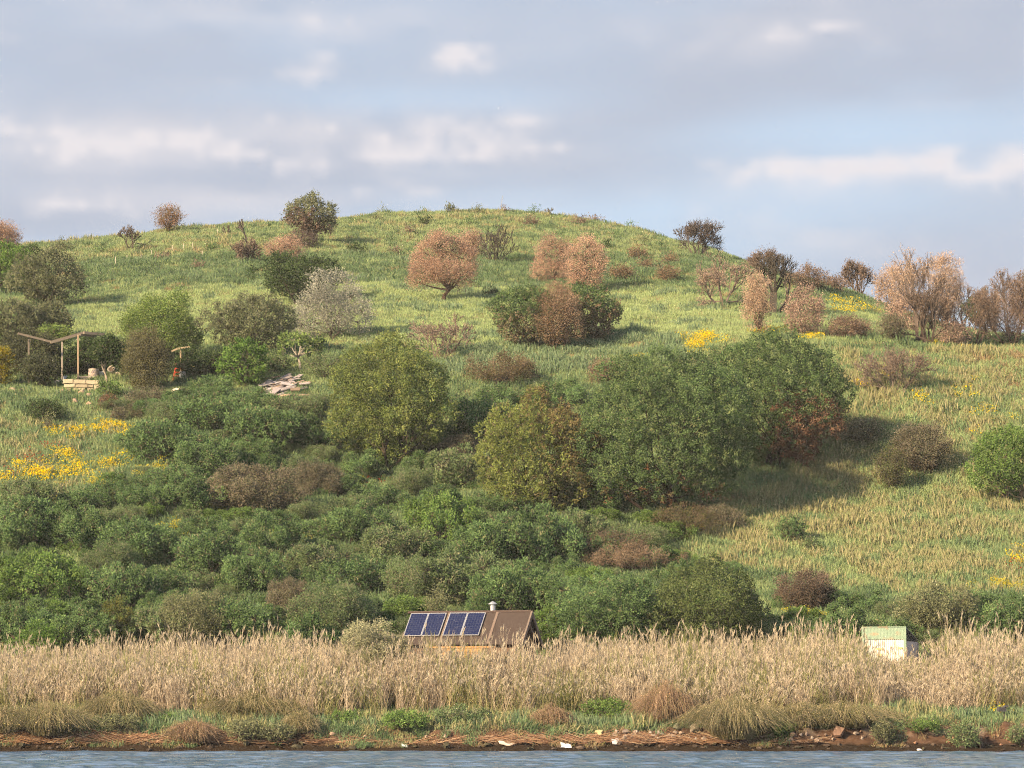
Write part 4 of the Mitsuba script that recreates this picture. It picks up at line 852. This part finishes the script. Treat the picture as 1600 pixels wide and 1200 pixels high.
part(child(ch, 'cap'), lathe([(0, .40), (.25, .40), (.25, .425), (.05, .56), (0, .57)]), 'mat_metal', tw=put(PR, -TH1) @ T().translate([-2.27, .12, 0.]), smooth=30)
part(child(ch, 'collar'), lathe([(.10, .33), (.10, .40), (.0, .40), (0, .33)]), 'mat_metal', tw=put(PR, -TH1) @ T().translate([-2.27, .12, 0.]), smooth=30)
for i, (x0, lab) in enumerate(((-3.60, 'solar panel nearest to the gable, right of four on the brown roof'), (-4.655, 'second solar panel from the right on the brown roof'), (-5.90, 'third solar panel from the right, just left of the bare roof strip'), (-6.955, 'leftmost solar panel on the brown roof, beside the pale bush'))):
    sp = thing('solar_panel', lab, 'solar panel', 'solar panels on the hut roof')
    x1 = x0 + 1.04; d0, d1 = .14, 1.80
    part(child(sp, 'frame'), trimesh.util.concatenate([slab(x0, x0 + .035, d0, d1, .06, .10), slab(x1 - .035, x1, d0, d1, .06, .10), slab(x0 + .035, x1 - .035, d0, d0 + .035, .06, .10), slab(x0 + .035, x1 - .035, d1 - .035, d1, .06, .10)]), 'mat_metal', tw=HT)
    part(child(sp, 'backing'), slab(x0 + .035, x1 - .035, d0 + .035, d1 - .035, .065, .082), 'mat_matte', (.07, .09, .17), HT)
    cw, cl = (x1 - x0 - .09) / 6, (d1 - d0 - .09) / 10
    g = child(sp, 'cells'); part(g, trimesh.util.concatenate([slab(x0 + .045 + a * cw + .005, x0 + .045 + (a + 1) * cw - .005, d0 + .045 + b * cl + .006, d0 + .045 + (b + 1) * cl - .006, .083, .088) for a in range(6) for b in range(10)]), 'mat_cell', tw=HT)
    labels[g] = {'label': 'grid of dark blue cells', 'kind': 'stuff'}
    for dd in (.45, 1.4): part(child(sp, 'bracket'), slab(x0 + .1, x1 - .1, dd, dd + .05, .002, .058), 'mat_metal', tw=HT)

# shed
TS = math.radians(20)
PS = at_depth(1416, 980, 156.4); ST = put(PS, -TS)
SW, SD = 2.43, 3.1
shed = thing('shed', 'small cream shed with a green sheet metal band, standing in the reeds', 'shed')
def corrugated(x0, x1, z0, z1, y, n, amp=.022):
    xs_ = np.linspace(x0, x1, n * 6 + 1); yy = y + amp * np.sin(np.arange(n * 6 + 1) / 6 * 2 * math.pi)
    v = np.concatenate([np.stack([xs_, yy, np.full_like(xs_, z)], 1) for z in (z0, z1)]); k = len(xs_); i = np.arange(k - 1)
    v = np.concatenate([v, v + [0, .02, 0]]); f = np.concatenate([np.stack([i, i + 1, i + k + 1], 1), np.stack([i, i + k + 1, i + k], 1)]); f = np.concatenate([f, f[:, ::-1] + 2 * k])
    return (v, f)
part(child(shed, 'front_panel'), corrugated(-SW + .14, -.14, -4.1, -.66, .02, 20), 'mat_shed', tw=ST, smooth=True); labels[shed + '__front_panel'] = {'label': 'cream corrugated front'}
part(child(shed, 'fascia'), corrugated(-SW + .14, -.14, -.645, -.02, -.03, 12, .004), 'mat_green', tw=ST, smooth=True); labels[shed + '__fascia'] = {'label': 'pale green rust stained band'}
part(child(shed, 'top_rail'), box(-SW, .0, -.075, .06, -.018, .045), 'mat_green', tw=ST)
for x_ in (-SW + .065, -.065): part(child(shed, 'post'), box(x_ - .065, x_ + .065, -.07, .06, -4.2, -.02), 'mat_green', tw=ST)
part(child(shed, 'post'), box(-.13, 0, SD - .13, SD, -4.2, -.78), 'mat_matte', (.30, .28, .27), ST)
for i in range(6):
    y0 = .07 + i * (SD - .2) / 6
    part(child(shed, 'side_board'), box(-.07, -.03 - .006 * (i % 2), y0, y0 + (SD - .2) / 6 - .015, -4.2, -.74), 'mat_matte', np.array([.42, .39, .40]) * (.92 + .04 * (i % 4)), ST)
nt = child(shed, 'netting'); labels[nt] = {'label': 'dark netting sloping from the top rail to the side wall'}
nm = [bar((-.04, .0, -.02), (-.04, SD, -.66), .05)]
for i in range(16):
    t = i / 15; nm.append(bar((-.04, SD * t, -.03 - .64 * t), (-.04, SD * t, -.75), .012) if t < .97 else bar((-.04, SD, -.66), (-.04, SD, -.76), .012))
for i in range(7): nm.append(bar((-.04, SD * (i / 7) + .02, -.66 * i / 7 - .05), (-.04, max(SD * (i / 7 - .4), .02), -.74), .012))
part(nt, trimesh.util.concatenate(nm), 'mat_matte', (.12, .12, .12), ST)
part(child(shed, 'roof_sheet'), trimesh.convex.convex_hull(np.array([(xx, yy, zz + q) for xx in (-SW, -.08) for yy, zz in ((.07, -.05), (SD, -.72)) for q in (0, .03)])), 'mat_matte', (.10, .105, .10), ST)
part(child(shed, 'far_wall'), box(-SW + .02, -SW + .06, .07, SD, -4.2, -.74), 'mat_matte', (.4, .38, .36), ST)
for (x_, z_, w_, h_) in ((-1.62, -1.10, .34, .10), (-1.60, -1.42, .26, .13), (-.42, -1.06, .2, .09)): part(child(shed, 'patch_board'), box(x_, x_ + w_, -.045, -.005, z_ - h_, z_), 'mat_matte', (.62, .47, .24), ST)

# ------------------------------------------------------------------ garden things on the left
def up_to(px, py, base):      # the point above the foot that the pixel shows
    return at_depth(px, py, base[1])
pg = thing('pergola', 'weathered timber pergola with bent roof beams at left', 'pergola')
feet = [hit(97, 600), hit(122, 606), hit(45, 604)]
wood = (.26, .20, .145)
for (px, py), ft, col in (((97, 534), feet[0], (.27, .24, .21)), ((122, 523), feet[1], (.29, .22, .155)), ((45, 530), feet[2], (.14, .12, .10))):
    q = up_to(px, py, ft); part(child(pg, 'post'), bar(ft - [0, 0, .3], q, .13), 'mat_matte', col)
Yp = feet[1][1] - .16
for a, b, w_ in (((28, 521), (83, 535), .16), ((79, 535), (133, 519.5), .22), ((131, 520), (163, 523), .20), ((125, 523), (150, 526), .12)):
    part(child(pg, 'beam'), bar(at_depth(*a, Yp), at_depth(*b, Yp + .9), w_), 'mat_matte', (.20, .17, .135))
bm_ = thing('bent_beam', 'pale arched pole under the olive trees above the red ladder', 'pole')
ft = hit(283, 592); part(bm_, trimesh.util.concatenate([bar(at_depth(*a, ft[1]), at_depth(*b, ft[1]), .12) for a, b in (((268, 549), (280, 544)), ((279.5, 544.2), (297, 542)))] + [bar(ft - [0, 0, .3], at_depth(282, 544, ft[1]), .1)]), 'mat_matte', (.34, .27, .19))
r = np.random.default_rng(41)
def stone(r, sx, sy, sz, sub=2, amp=.22):
    if sub == 2:
        m = trimesh.convex.convex_hull(unit(r.normal(size=(int(r.integers(11, 20)), 3))) * r.uniform(.75, 1.1)); m.vertices *= np.array([sx, sy, sz]) / 2
        return m
    m = trimesh.creation.icosphere(subdivisions=sub); v = m.vertices.copy(); o = r.uniform(0, 50, 3)
    v = v * (1 + amp * 2 * (meshkit.fbm(v * 1.3 + o, 3) - .5))[:, None]; v = np.sign(v) * np.abs(v) ** .8
    m.vertices = v * [sx / 2, sy / 2, sz / 2]; return m
sw = thing('stone_wall', 'low retaining wall of pale squared stone blocks below the pergola', 'stone wall')
Wb = hit(125, 612); 
for (x0, x1, y0, y1) in ((98, 114, 592, 599), (114.5, 134, 593, 599.5), (134.5, 154, 594, 600), (100, 117, 599.8, 605), (117.5, 137, 600.2, 605.5), (137.5, 146, 600.6, 605.5), (146.5, 156, 601, 607), (103, 120, 605.6, 611), (120.5, 133, 606, 611.5), (136, 150, 606, 612)):
    a, b = at_depth(x0, y1, Wb[1] - .3), at_depth(x1, y0, Wb[1] - .3)
    m = trimesh.creation.box((b[0] - a[0] - .03, .45, b[2] - a[2] - .025)).subdivide().subdivide(); m.vertices += (meshkit.fbm(m.vertices * 4 + r.uniform(0, 9, 3), 3)[:, None] - .5) * .07 * np.sign(m.vertices)
    m.apply_translation(((a[0] + b[0]) / 2, Wb[1] - .1, (a[2] + b[2]) / 2)); part(child(sw, 'block'), m, 'mat_matte', np.array([.38, .325, .235]) * r.uniform(.75, 1.15), smooth=40)
for i, (px, py, w_, h_, lab) in enumerate(((128, 618, 14, 12, 'brown boulder in the rubble just under the stone wall'), (140, 622, 14, 11, 'pinkish boulder right in the rubble under the stone wall'), (118, 632, 20, 12, 'reddish boulder low in the rubble under the stone wall'), (139, 634, 16, 8, 'flat dusky stone at the bottom of the rubble'), (98, 616, 14, 10, 'brown boulder left of the rubble heap'), (108, 610, 10, 8, 'small stone at the left foot of the wall blocks'))):
    P = hit(px, py); s = P[1] / F; m = stone(r, w_ * s, w_ * s * .9, h_ * s * 1.2); k = thing('boulder', lab, 'boulder', 'boulders under the stone wall'); part(k, m, 'mat_matte', np.array([.30, .215, .16]) * r.uniform(.8, 1.15), put(P + [0, 0, h_ * s * .35]), smooth=50)
for i, (px, py, w_, h_) in enumerate(((20, 612, 16, 8), (34, 614, 14, 7), (66, 604, 14, 6), (27, 620, 14, 6))):
    P = hit(px, py); s = P[1] / F; k = thing('garden_stone', 'dull squared stone in the shade under the pergola trees', 'stone', 'stones in the shade under the pergola'); part(k, stone(r, w_ * s, .5, h_ * s * 1.2), 'mat_matte', np.array([.34, .28, .20]) * r.uniform(.8, 1.1), put(P + [0, 0, .15]), smooth=50)
P = hit(146, 594); s = P[1] / F
bl = thing('stone_barrel', 'round barrel clad in mosaic stone standing behind the wall', 'barrel')
part(child(bl, 'body'), lathe([(0, 0), (.40, 0), (.39, .45), (.36, .90), (0, .90)]), 'mat_matte', (.27, .22, .20), put(P - [0, 0, .1]), smooth=30)
for j in range(7):
    for i in range(14):
        a = 2 * math.pi * (i + .5 * (j % 2)) / 14; m = stone(r, .17, .05, .115, 1, .15)
        m.apply_transform(trimesh.transformations.rotation_matrix(a + math.pi / 2, [0, 0, 1])); m.apply_translation((.395 * math.cos(a), .395 * math.sin(a), .07 + .125 * j))
        part(child(bl, 'facing_stone'), m, 'mat_matte', np.array([[.40, .34, .33], [.33, .29, .30], [.45, .37, .31]][(i * 5 + j) % 3]) * r.uniform(.85, 1.15), put(P - [0, 0, .1]))
part(child(bl, 'rim'), lathe([(.30, .88), (.43, .88), (.43, .97), (.30, .97), (.30, .88)]), 'mat_matte', (.50, .43, .37), put(P - [0, 0, .1]), smooth=30)
bn = thing('stone_bench', 'low pale stone bench left of the mosaic barrel', 'bench')
P = hit(133, 598); 
part(child(bn, 'seat'), box(-.55, .45, -.25, .25, .38, .48), 'mat_matte', (.48, .42, .36), put(P)); part(child(bn, 'base'), box(-.35, .40, -.18, .18, -.3, .378), 'mat_matte', (.46, .39, .30), put(P))
def crate(label, px, py, wpx, hpx, col):
    P = hit(px, py); s = P[1] / F; w_, h_ = wpx * s, hpx * s
    k = thing('crate', label, 'crate'); M = put(P, .2)
    part(child(k, 'panel'), box(-w_ / 2, w_ / 2, -w_ / 2, w_ / 2, -.05, h_), 'mat_matte', col, M)
    part(child(k, 'rim'), trimesh.util.concatenate([box(-w_ / 2 - .02, w_ / 2 + .02, y_ - .02, y_ + .02, h_ - .06, h_ + .03) for y_ in (-w_ / 2, w_ / 2)] + [box(x_ - .02, x_ + .02, -w_ / 2 + .021, w_ / 2 - .021, h_ - .06, h_ + .025) for x_ in (-w_ / 2, w_ / 2)]), 'mat_matte', np.array(col) * .9, M)
crate('white crate right behind the mosaic barrel', 158, 592, 7, 11, (.66, .66, .68)); crate('pale blue white crate beside the pergola post', 101, 598, 7, 10, (.52, .54, .60)); crate('grey low crate left of the pale blue white one', 90, 600, 12, 5, (.36, .36, .38))
P = hit(177, 592); k = thing('clay_pot', 'pale pot lying tilted with its mouth to the lake, right of the little pine', 'pot')
m = lathe([(0, 0), (.17, 0), (.26, .55), (.31, .60), (.28, .62), (.22, .56), (.13, .06), (0, .05)]); m.apply_transform(trimesh.transformations.rotation_matrix(math.radians(58), [1, -.25, 0])); part(k, m, 'mat_matte', (.46, .40, .34), put(P + [0, .2, .45]), smooth=30)
P = hit(279, 592); k = thing('step_ladder', 'red step ladder standing in the garden shade', 'ladder')
for x_ in (-.25, .25):
    part(child(k, 'front_leg'), bar((x_ * 1.5, -.45, -.2), (x_ * .8, 0, 1.2), .06), 'mat_matte', (.52, .07, .045), put(P)); part(child(k, 'rear_leg'), bar((x_ * 1.3, .45, -.2), (x_ * .8, .05, 1.2), .05), 'mat_matte', (.45, .07, .05), put(P))
for i in range(4): t = .15 + i * .25; part(child(k, 'step'), box(-.34 + .12 * t, .34 - .12 * t, -.42 + .40 * t - .08, -.42 + .40 * t + .08, t * 1.2 - .02, t * 1.2 + .02), 'mat_matte', (.50, .09, .06), put(P))
P = hit(299, 588); k = thing('painted_board', 'upright board with yellow and grey blotches right of the red ladder', 'board')
part(child(k, 'panel'), box(-.35, .35, -.03, .03, -.2, 1.05), 'mat_matte', (.42, .38, .36), put(P, .15))
for (x_, z_, a) in ((.05, .85, .2), (-.18, .35, .13), (.2, .3, .12), (-.05, .55, .09)): part(child(k, 'blotch'), trimesh.creation.cylinder(a, .012, sections=9, transform=trimesh.transformations.translation_matrix([x_, -.038, z_]) @ trimesh.transformations.rotation_matrix(math.pi / 2, [1, 0, 0])), 'mat_matte', (.60, .50, .24), put(P, .15))
P = hit(285, 594); k = thing('water_tank', 'pale grey plastic container leaning by the red ladder', 'container'); part(k, trimesh.creation.box((.42, .3, .75)).subdivide(), 'mat_matte', (.50, .52, .54), put(P + [0, 0, .3], .3))
for px, py, t, lab, col in ((333, 588, 549, 'thin pale post in front of the large olive tree', (.44, .38, .30)), (327, 586, 566, 'short grey post beside the thin pale post', (.30, .26, .22)), (277, 560, 548, 'dark thin post behind the red ladder', (.12, .1, .09))):
    P = hit(px, py); k = thing('post', lab, 'post'); part(k, bar(P - [0, 0, .3], at_depth(px, t, P[1]), .09), 'mat_matte', col)
# pile of boards and tiles
bp = thing('rubble_pile', 'heap of old planks, slabs and roof tiles tipped on the slope', 'rubble')
PB = hit(447, 616); gsx, gsy = slope_at(PB[0], PB[1], 1.5)
for i in range(60):
    l, w_ = r.uniform(.45, 1.5), r.uniform(.12, .5)
    dx, dy = r.normal(-.1, .8), r.uniform(-1.2, 2.6)
    z_ = float(gz(PB[0] + dx, PB[1] + dy)) + .10 + .45 * r.random()
    m = trimesh.creation.box((l, w_, .05)); m.apply_transform(trimesh.transformations.euler_matrix(math.atan(gsy) + r.normal(0, .12), r.normal(0, .12), r.normal(-.5, .35) * -1, 'rxyz'))
    col = [(.44, .39, .40), (.50, .45, .46), (.36, .27, .21), (.46, .27, .17), (.30, .27, .28)][int(r.choice(5, p=[.3, .25, .2, .1, .15]))]
    part(child(bp, 'plank'), m, 'mat_matte', np.array(col) * r.uniform(.40, .80), put((PB[0] + dx, PB[1] + dy, z_)))
for px, py, w_, h_, lab in ((422, 612, 26, 18, 'big pale slab at the lower left of the rubble heap'), (462, 622, 50, 10, 'brown earth coloured slab at the foot of the rubble heap')):
    P = hit(px, py); s = P[1] / F; m = stone(r, w_ * s, 1.0, .3, 3, .2); part(thing('slab', lab, 'slab'), m, 'mat_matte', (.46, .41, .42) if w_ < 30 else (.33, .24, .18), put(P + [0, 0, .15]), smooth=40)
for px, py, w_, h_, lab in ((277, 614, 18, 12, 'pale broken stone slabs left above the thicket'), (332, 604, 12, 12, 'white stone at the edge of the thicket under the leafy shrub'), (303, 602, 10, 6, 'rosy stone by the garden edge'), (183, 588, 20, 10, 'pale earth bank stone right of the little pine')):
    P = hit(px, py); s = P[1] / F; part(thing('garden_rock', lab, 'rock'), stone(r, w_ * s, .6, h_ * s, 2, .3), 'mat_matte', np.array([.50, .43, .36]), put(P + [0, 0, .1]), smooth=40)
for i, (px, py, t) in enumerate(((180.5, 419, 401), (198.5, 409, 399), (220.5, 408, 398), (270, 392, 383), (287, 391, 380), (301, 388, 379), (340, 368, 358), (237, 399, 391), (316, 402, 392))):
    P = hit(px, py); part(thing('stake', ('first', 'second', 'third', 'fifth', 'sixth', 'seventh', 'ninth', 'fourth', 'eighth')[i] + ' pale fence stake from the left in the grass of the left hill', 'stake', 'pale stakes on the left hill'), bar(P - [0, 0, .3], at_depth(px, t, P[1]), .065), 'mat_matte', (.46, .42, .35))
P = hit(782, 331); part(thing('thin_pole', 'thin leaning pole on the hilltop skyline', 'pole'), bar(P - [0, 0, .3], at_depth(785, 306, P[1]), .06), 'mat_matte', (.25, .24, .24))
bare('bare_bush', 'tiny dry stalk sticking up on the hilltop right of the thin pole', 'dry stalk', 858, 334, 14, 14, (.22, .2, .17), stems=2, levels=4)

# ------------------------------------------------------------------ shore: tussocks, low plants, stones, reed litter
def tussock(label, px, py, w, h, pal, n=1300, P=None):
    seed_at[0] += 1; r = np.random.default_rng(seed_at[0]); P = hit(px, py); s = P[1] / F; w_, h_ = w * s, h * s
    m = Mesh(); a, q = r.uniform(0, 6.28, n), np.sqrt(r.random(n))
    base = np.stack([q * np.cos(a) * w_ * .22, q * np.sin(a) * w_ * .22, np.full(n, -.1)], 1) + r.normal(0, .04, (n, 3)) * [1, 1, 0]
    out = np.stack([np.cos(a), np.sin(a), np.zeros(n)], 1)
    ht = h_ * (1.05 - .45 * q * r.random(n))[:, None] * r.uniform(.7, 1.05, (n, 1)); rad = w_ * .40 * (q * r.uniform(.5, 1.15, n))[:, None]
    ht = h_ * (1.1 - .45 * q)[:, None] * r.uniform(.75, 1.1, (n, 1)); rad = rad * 1.2
    p1 = base + out * rad * .30 + [0, 0, 1] * ht * .60; p2 = base + out * rad * .72 + [0, 0, 1] * ht * .95; p3 = base + out * rad * 1.25 + [0, 0, 1] * ht * (.98 - .62 * q[:, None])
    p1 = p1 + r.normal(0, .05, (n, 3)); p2 = p2 + r.normal(0, .11, (n, 3)); p3 = p3 + r.normal(0, .17, (n, 3))
    c = pick(r, pal, n) * r.uniform(.8, 1.2, (n, 1))
    for u_, v_, r0, r1 in ((base, p1, .011, .010), (p1, p2, .010, .008), (p2, p3, .008, .004)): segs(m, u_, v_, r0, r1, c, 3)
    k = thing('tussock', label, 'grass tussock', 'rush tussocks along the shore'); part_ = m.ply(); part_['to_world'] = put(P); scene[k] = part_
RUSH = [((.25, .225, .125), 4), ((.17, .175, .09), 3), ((.38, .32, .21), 3)]; DRY = [((.36, .26, .18), 4), ((.29, .21, .15), 3), ((.24, .20, .11), 2)]
for a in (('broad olive brown tussock near the left edge with dry foot', 75, 1146, 112, 52, RUSH), ('dark tussock cut off by the left edge', 8, 1142, 70, 40, RUSH), ('second tall tussock from the left edge', 186, 1130, 100, 52, RUSH), ('wide green brown tussock left of the bright shrubs', 395, 1124, 130, 46, RUSH), ('brown tussock right beside the wide green brown one', 448, 1128, 70, 36, RUSH),
          ('brown dry domed tussock left of the big fountain like one', 1040, 1134, 84, 68, DRY), ('big fountain like tussock hanging over the bank', 1148, 1152, 140, 66, RUSH), ('olive tussock right of the fountain like one', 1250, 1136, 90, 40, RUSH), ('wide low tussock above the boulder on the bank', 1325, 1134, 130, 38, RUSH), ('small ginger tussock on the bank at left', 302, 1158, 66, 34, DRY), ('thin pale tussock drooping on the mid bank', 862, 1136, 52, 34, DRY), ('small dull tussock left of the mid gap in the bank', 470, 1142, 44, 30, RUSH)):
    tussock(*a)
for px, py, w, h, lab, pal in ((432, 1160, 60, 30, 'bright grey green low shrub on the left bank, right of two', 'sage'), (382, 1158, 62, 34, 'bright grey green low shrub on the left bank, left of two', 'sage'), (1380, 1165, 30, 38, 'grey green saltbush hanging over the red bank', 'sage'), (1508, 1168, 54, 36, 'larger dark green saltbush on the red bank at right', 'mastic2'), (630, 1142, 74, 30, 'fresh green low weed mound on the mid bank', 'fresh'), (540, 1136, 60, 24, 'green weeds on the bank left of the fresh mound', 'fresh'), (1225, 1150, 28, 20, 'bright green rosette of leaves among stones', 'leafy'),
                               (250, 1134, 60, 18, 'low green carpet plant on the left bank', 'fresh'), (180, 1140, 80, 22, 'greyish low plant below the second tussock', 'sage'), (950, 1126, 90, 34, 'fresh grass clump on the bank above the stones', 'fresh'), (720, 1134, 100, 30, 'grassy clump on the bank below the hut', 'mastic2'), (1590, 1160, 30, 26, 'small green plant at the right end of the bank', 'mastic2'), (1440, 1142, 60, 14, 'low mat of weeds on the bank right of the saltbush', 'fresh')):
    plant('low_shrub', lab, 'low shrub', px, py, w, h, pal, 'shrub', sink=.02, L=3.6, W=1.7)
r = np.random.default_rng(61)
def shore_stone(label, group, px, py, w, h, col, name='stone', up=.3):
    P = hit(px, py); s = P[1] / F; k = thing(name, label, 'stone', group); part(k, stone(r, w * s, w * s * r.uniform(.7, 1.1), h * s * 1.25, 2, .28), 'mat_matte', np.array(col) * r.uniform(.55, .95), put(P + [0, 0, h * s * up], r.uniform(0, 6)), smooth=25)
shore_stone('yellowish pale stone standing out among the bank stones', None, 937, 1150, 20, 12, (.50, .43, .25)); shore_stone('reddish brown boulder on the bank right of the tussocks', None, 1312, 1149, 22, 18, (.27, .17, .13), 'boulder'); shore_stone('mossy round boulder left of the fountain like tussock', None, 1085, 1143, 20, 16, (.27, .23, .17), 'boulder'); shore_stone('greenish grey stone above the bank stones', None, 1057, 1140, 16, 14, (.22, .23, .17), 'boulder')
for i in range(46): shore_stone('brown grey stone tumbled on the middle of the bank', 'tumbled stones on the middle bank', r.uniform(930, 1120), r.uniform(1144, 1158), r.uniform(5, 13), r.uniform(4, 8), [(.30, .22, .17), (.36, .29, .24), (.25, .19, .15), (.42, .36, .31)][int(r.integers(4))])
for i in range(24): shore_stone('pale or reddish stone stuck in the right bank', 'stones in the right bank', r.uniform(1210, 1360), r.uniform(1144, 1160), r.uniform(4, 11), r.uniform(4, 8), [(.36, .27, .22), (.30, .2, .15), (.42, .35, .3)][int(r.integers(3))])
for i in range(14): shore_stone('small stone in the red earth at the right end of the bank', 'stones in the red earth', r.uniform(1430, 1590), r.uniform(1148, 1168), r.uniform(4, 8), r.uniform(3, 6), (.33, .19, .13))
for i in range(14): shore_stone('tan stone stuck in the left half of the bank', 'stones in the left bank', r.uniform(40, 780), r.uniform(1144, 1160), r.uniform(5, 11), r.uniform(4, 7), (.34, .25, .19))
for i in range(120): shore_stone('dark wet stone at the waterline', 'dark wet stones along the waterline', (r.uniform(-10, 1610) if i % 3 else r.choice([90., 240., 560., 880., 1000., 1130., 1500.]) + r.normal(0, 35)), r.uniform(1163, 1172.5), r.gamma(3., 2.6) + 3, r.gamma(3, 1.1) + 2, [(.075, .055, .042), (.10, .075, .06), (.06, .055, .035)][int(r.integers(3))], up=.15)
def litter(key, label, n, x0, x1, y0, y1, ln, pal, dens=None):
    px, py = r.uniform(x0, x1, n), y0 + (y1 - y0) * r.beta(2, 2, n)
    P = hits(px, py); m = Mesh()
    l = r.uniform(*ln, n)[:, None]; a = r.normal(0, .28, n); d = np.stack([np.cos(a), np.sin(a) * .7, r.normal(0, .05, n)], 1)
    p0, p1 = P - d * l / 2, P + d * l / 2
    for q in (p0, p1): q[:, 2] = np.maximum(gz(q[:, 0], q[:, 1]), P[:, 2] - .08) + .03 + .10 * r.random(n)
    segs(m, p0, p1, r.uniform(.010, .022, n), r.uniform(.007, .015, n), pick(r, pal, n) * r.uniform(.75, 1.2, (n, 1)), 3)
    scene[key] = m.ply('mat_matte'); labels[key] = {'label': label, 'category': 'reed litter', 'kind': 'stuff'}
LIT = [((.27, .16, .095), 4), ((.21, .12, .075), 3), ((.40, .29, .19), 2), ((.13, .08, .055), 3)]
litter('reed_litter', 'orange brown broken reeds washed up along the waterline', 420, -20, 1300, 1157, 1164, (.4, 1.8), LIT)
litter('reed_litter_heap', 'thick mat of orange brown broken reeds at the left shore', 1500, -20, 330, 1151, 1163, (.5, 2.0), LIT)
litter('reed_litter_bank', 'broken reeds under the middle stones', 1700, 760, 1180, 1153, 1163, (.4, 1.8), LIT)
def sheet(label, px, py, w, h, col, name, cat, tilt=.5):
    P = hit(px, py); s = P[1] / F; k = thing(name, label, cat); m = trimesh.creation.box((w * s, h * s * 1.5, .04)).subdivide().subdivide(); m.vertices += (meshkit.fbm(m.vertices * 3 + px, 3)[:, None] - .5) * .14
    m.apply_transform(trimesh.transformations.euler_matrix(tilt, .12, .25)); part(k, m, 'mat_matte', col, put(P + [0, 0, h * s * .35]), smooth=40)
sheet('bright white foam sheet washed up at the waterline', 884, 1168, 17, 7, (.68, .69, .71), 'foam_sheet', 'litter', .7)
sheet('long pale plastic scrap among the washed up reeds', 792, 1164, 26, 6, (.66, .58, .48), 'plastic_scrap', 'litter', .5); sheet('white plastic scrap on the mid waterline left of the foam', 632, 1167, 9, 5, (.7, .69, .68), 'plastic_scrap', 'litter'); sheet('grey white plastic bag right of the foam sheet', 965, 1162, 18, 7, (.55, .54, .56), 'plastic_scrap', 'litter', .8); sheet('little white scrap under the red bank at right', 1438, 1172, 8, 3, (.7, .7, .72), 'plastic_scrap', 'litter')
P = hit(1569, 1128); k = thing('dark_box', 'dark box fixed on a thin post in the reeds near the right edge', 'box on post'); s = P[1] / F
part(child(k, 'post'), bar(P - [0, 0, .3], P + [0, 0, .62], .05), 'mat_matte', (.10, .09, .08)); q = P + [-.12, -.04, .62]
part(child(k, 'body'), trimesh.creation.box((.42, .25, .22)), 'mat_matte', (.05, .05, .06), put(q, .2)); part(child(k, 'hood'), trimesh.creation.box((.2, .3, .10)), 'mat_matte', (.06, .06, .07), put(q + [.2, 0, .155], .2))
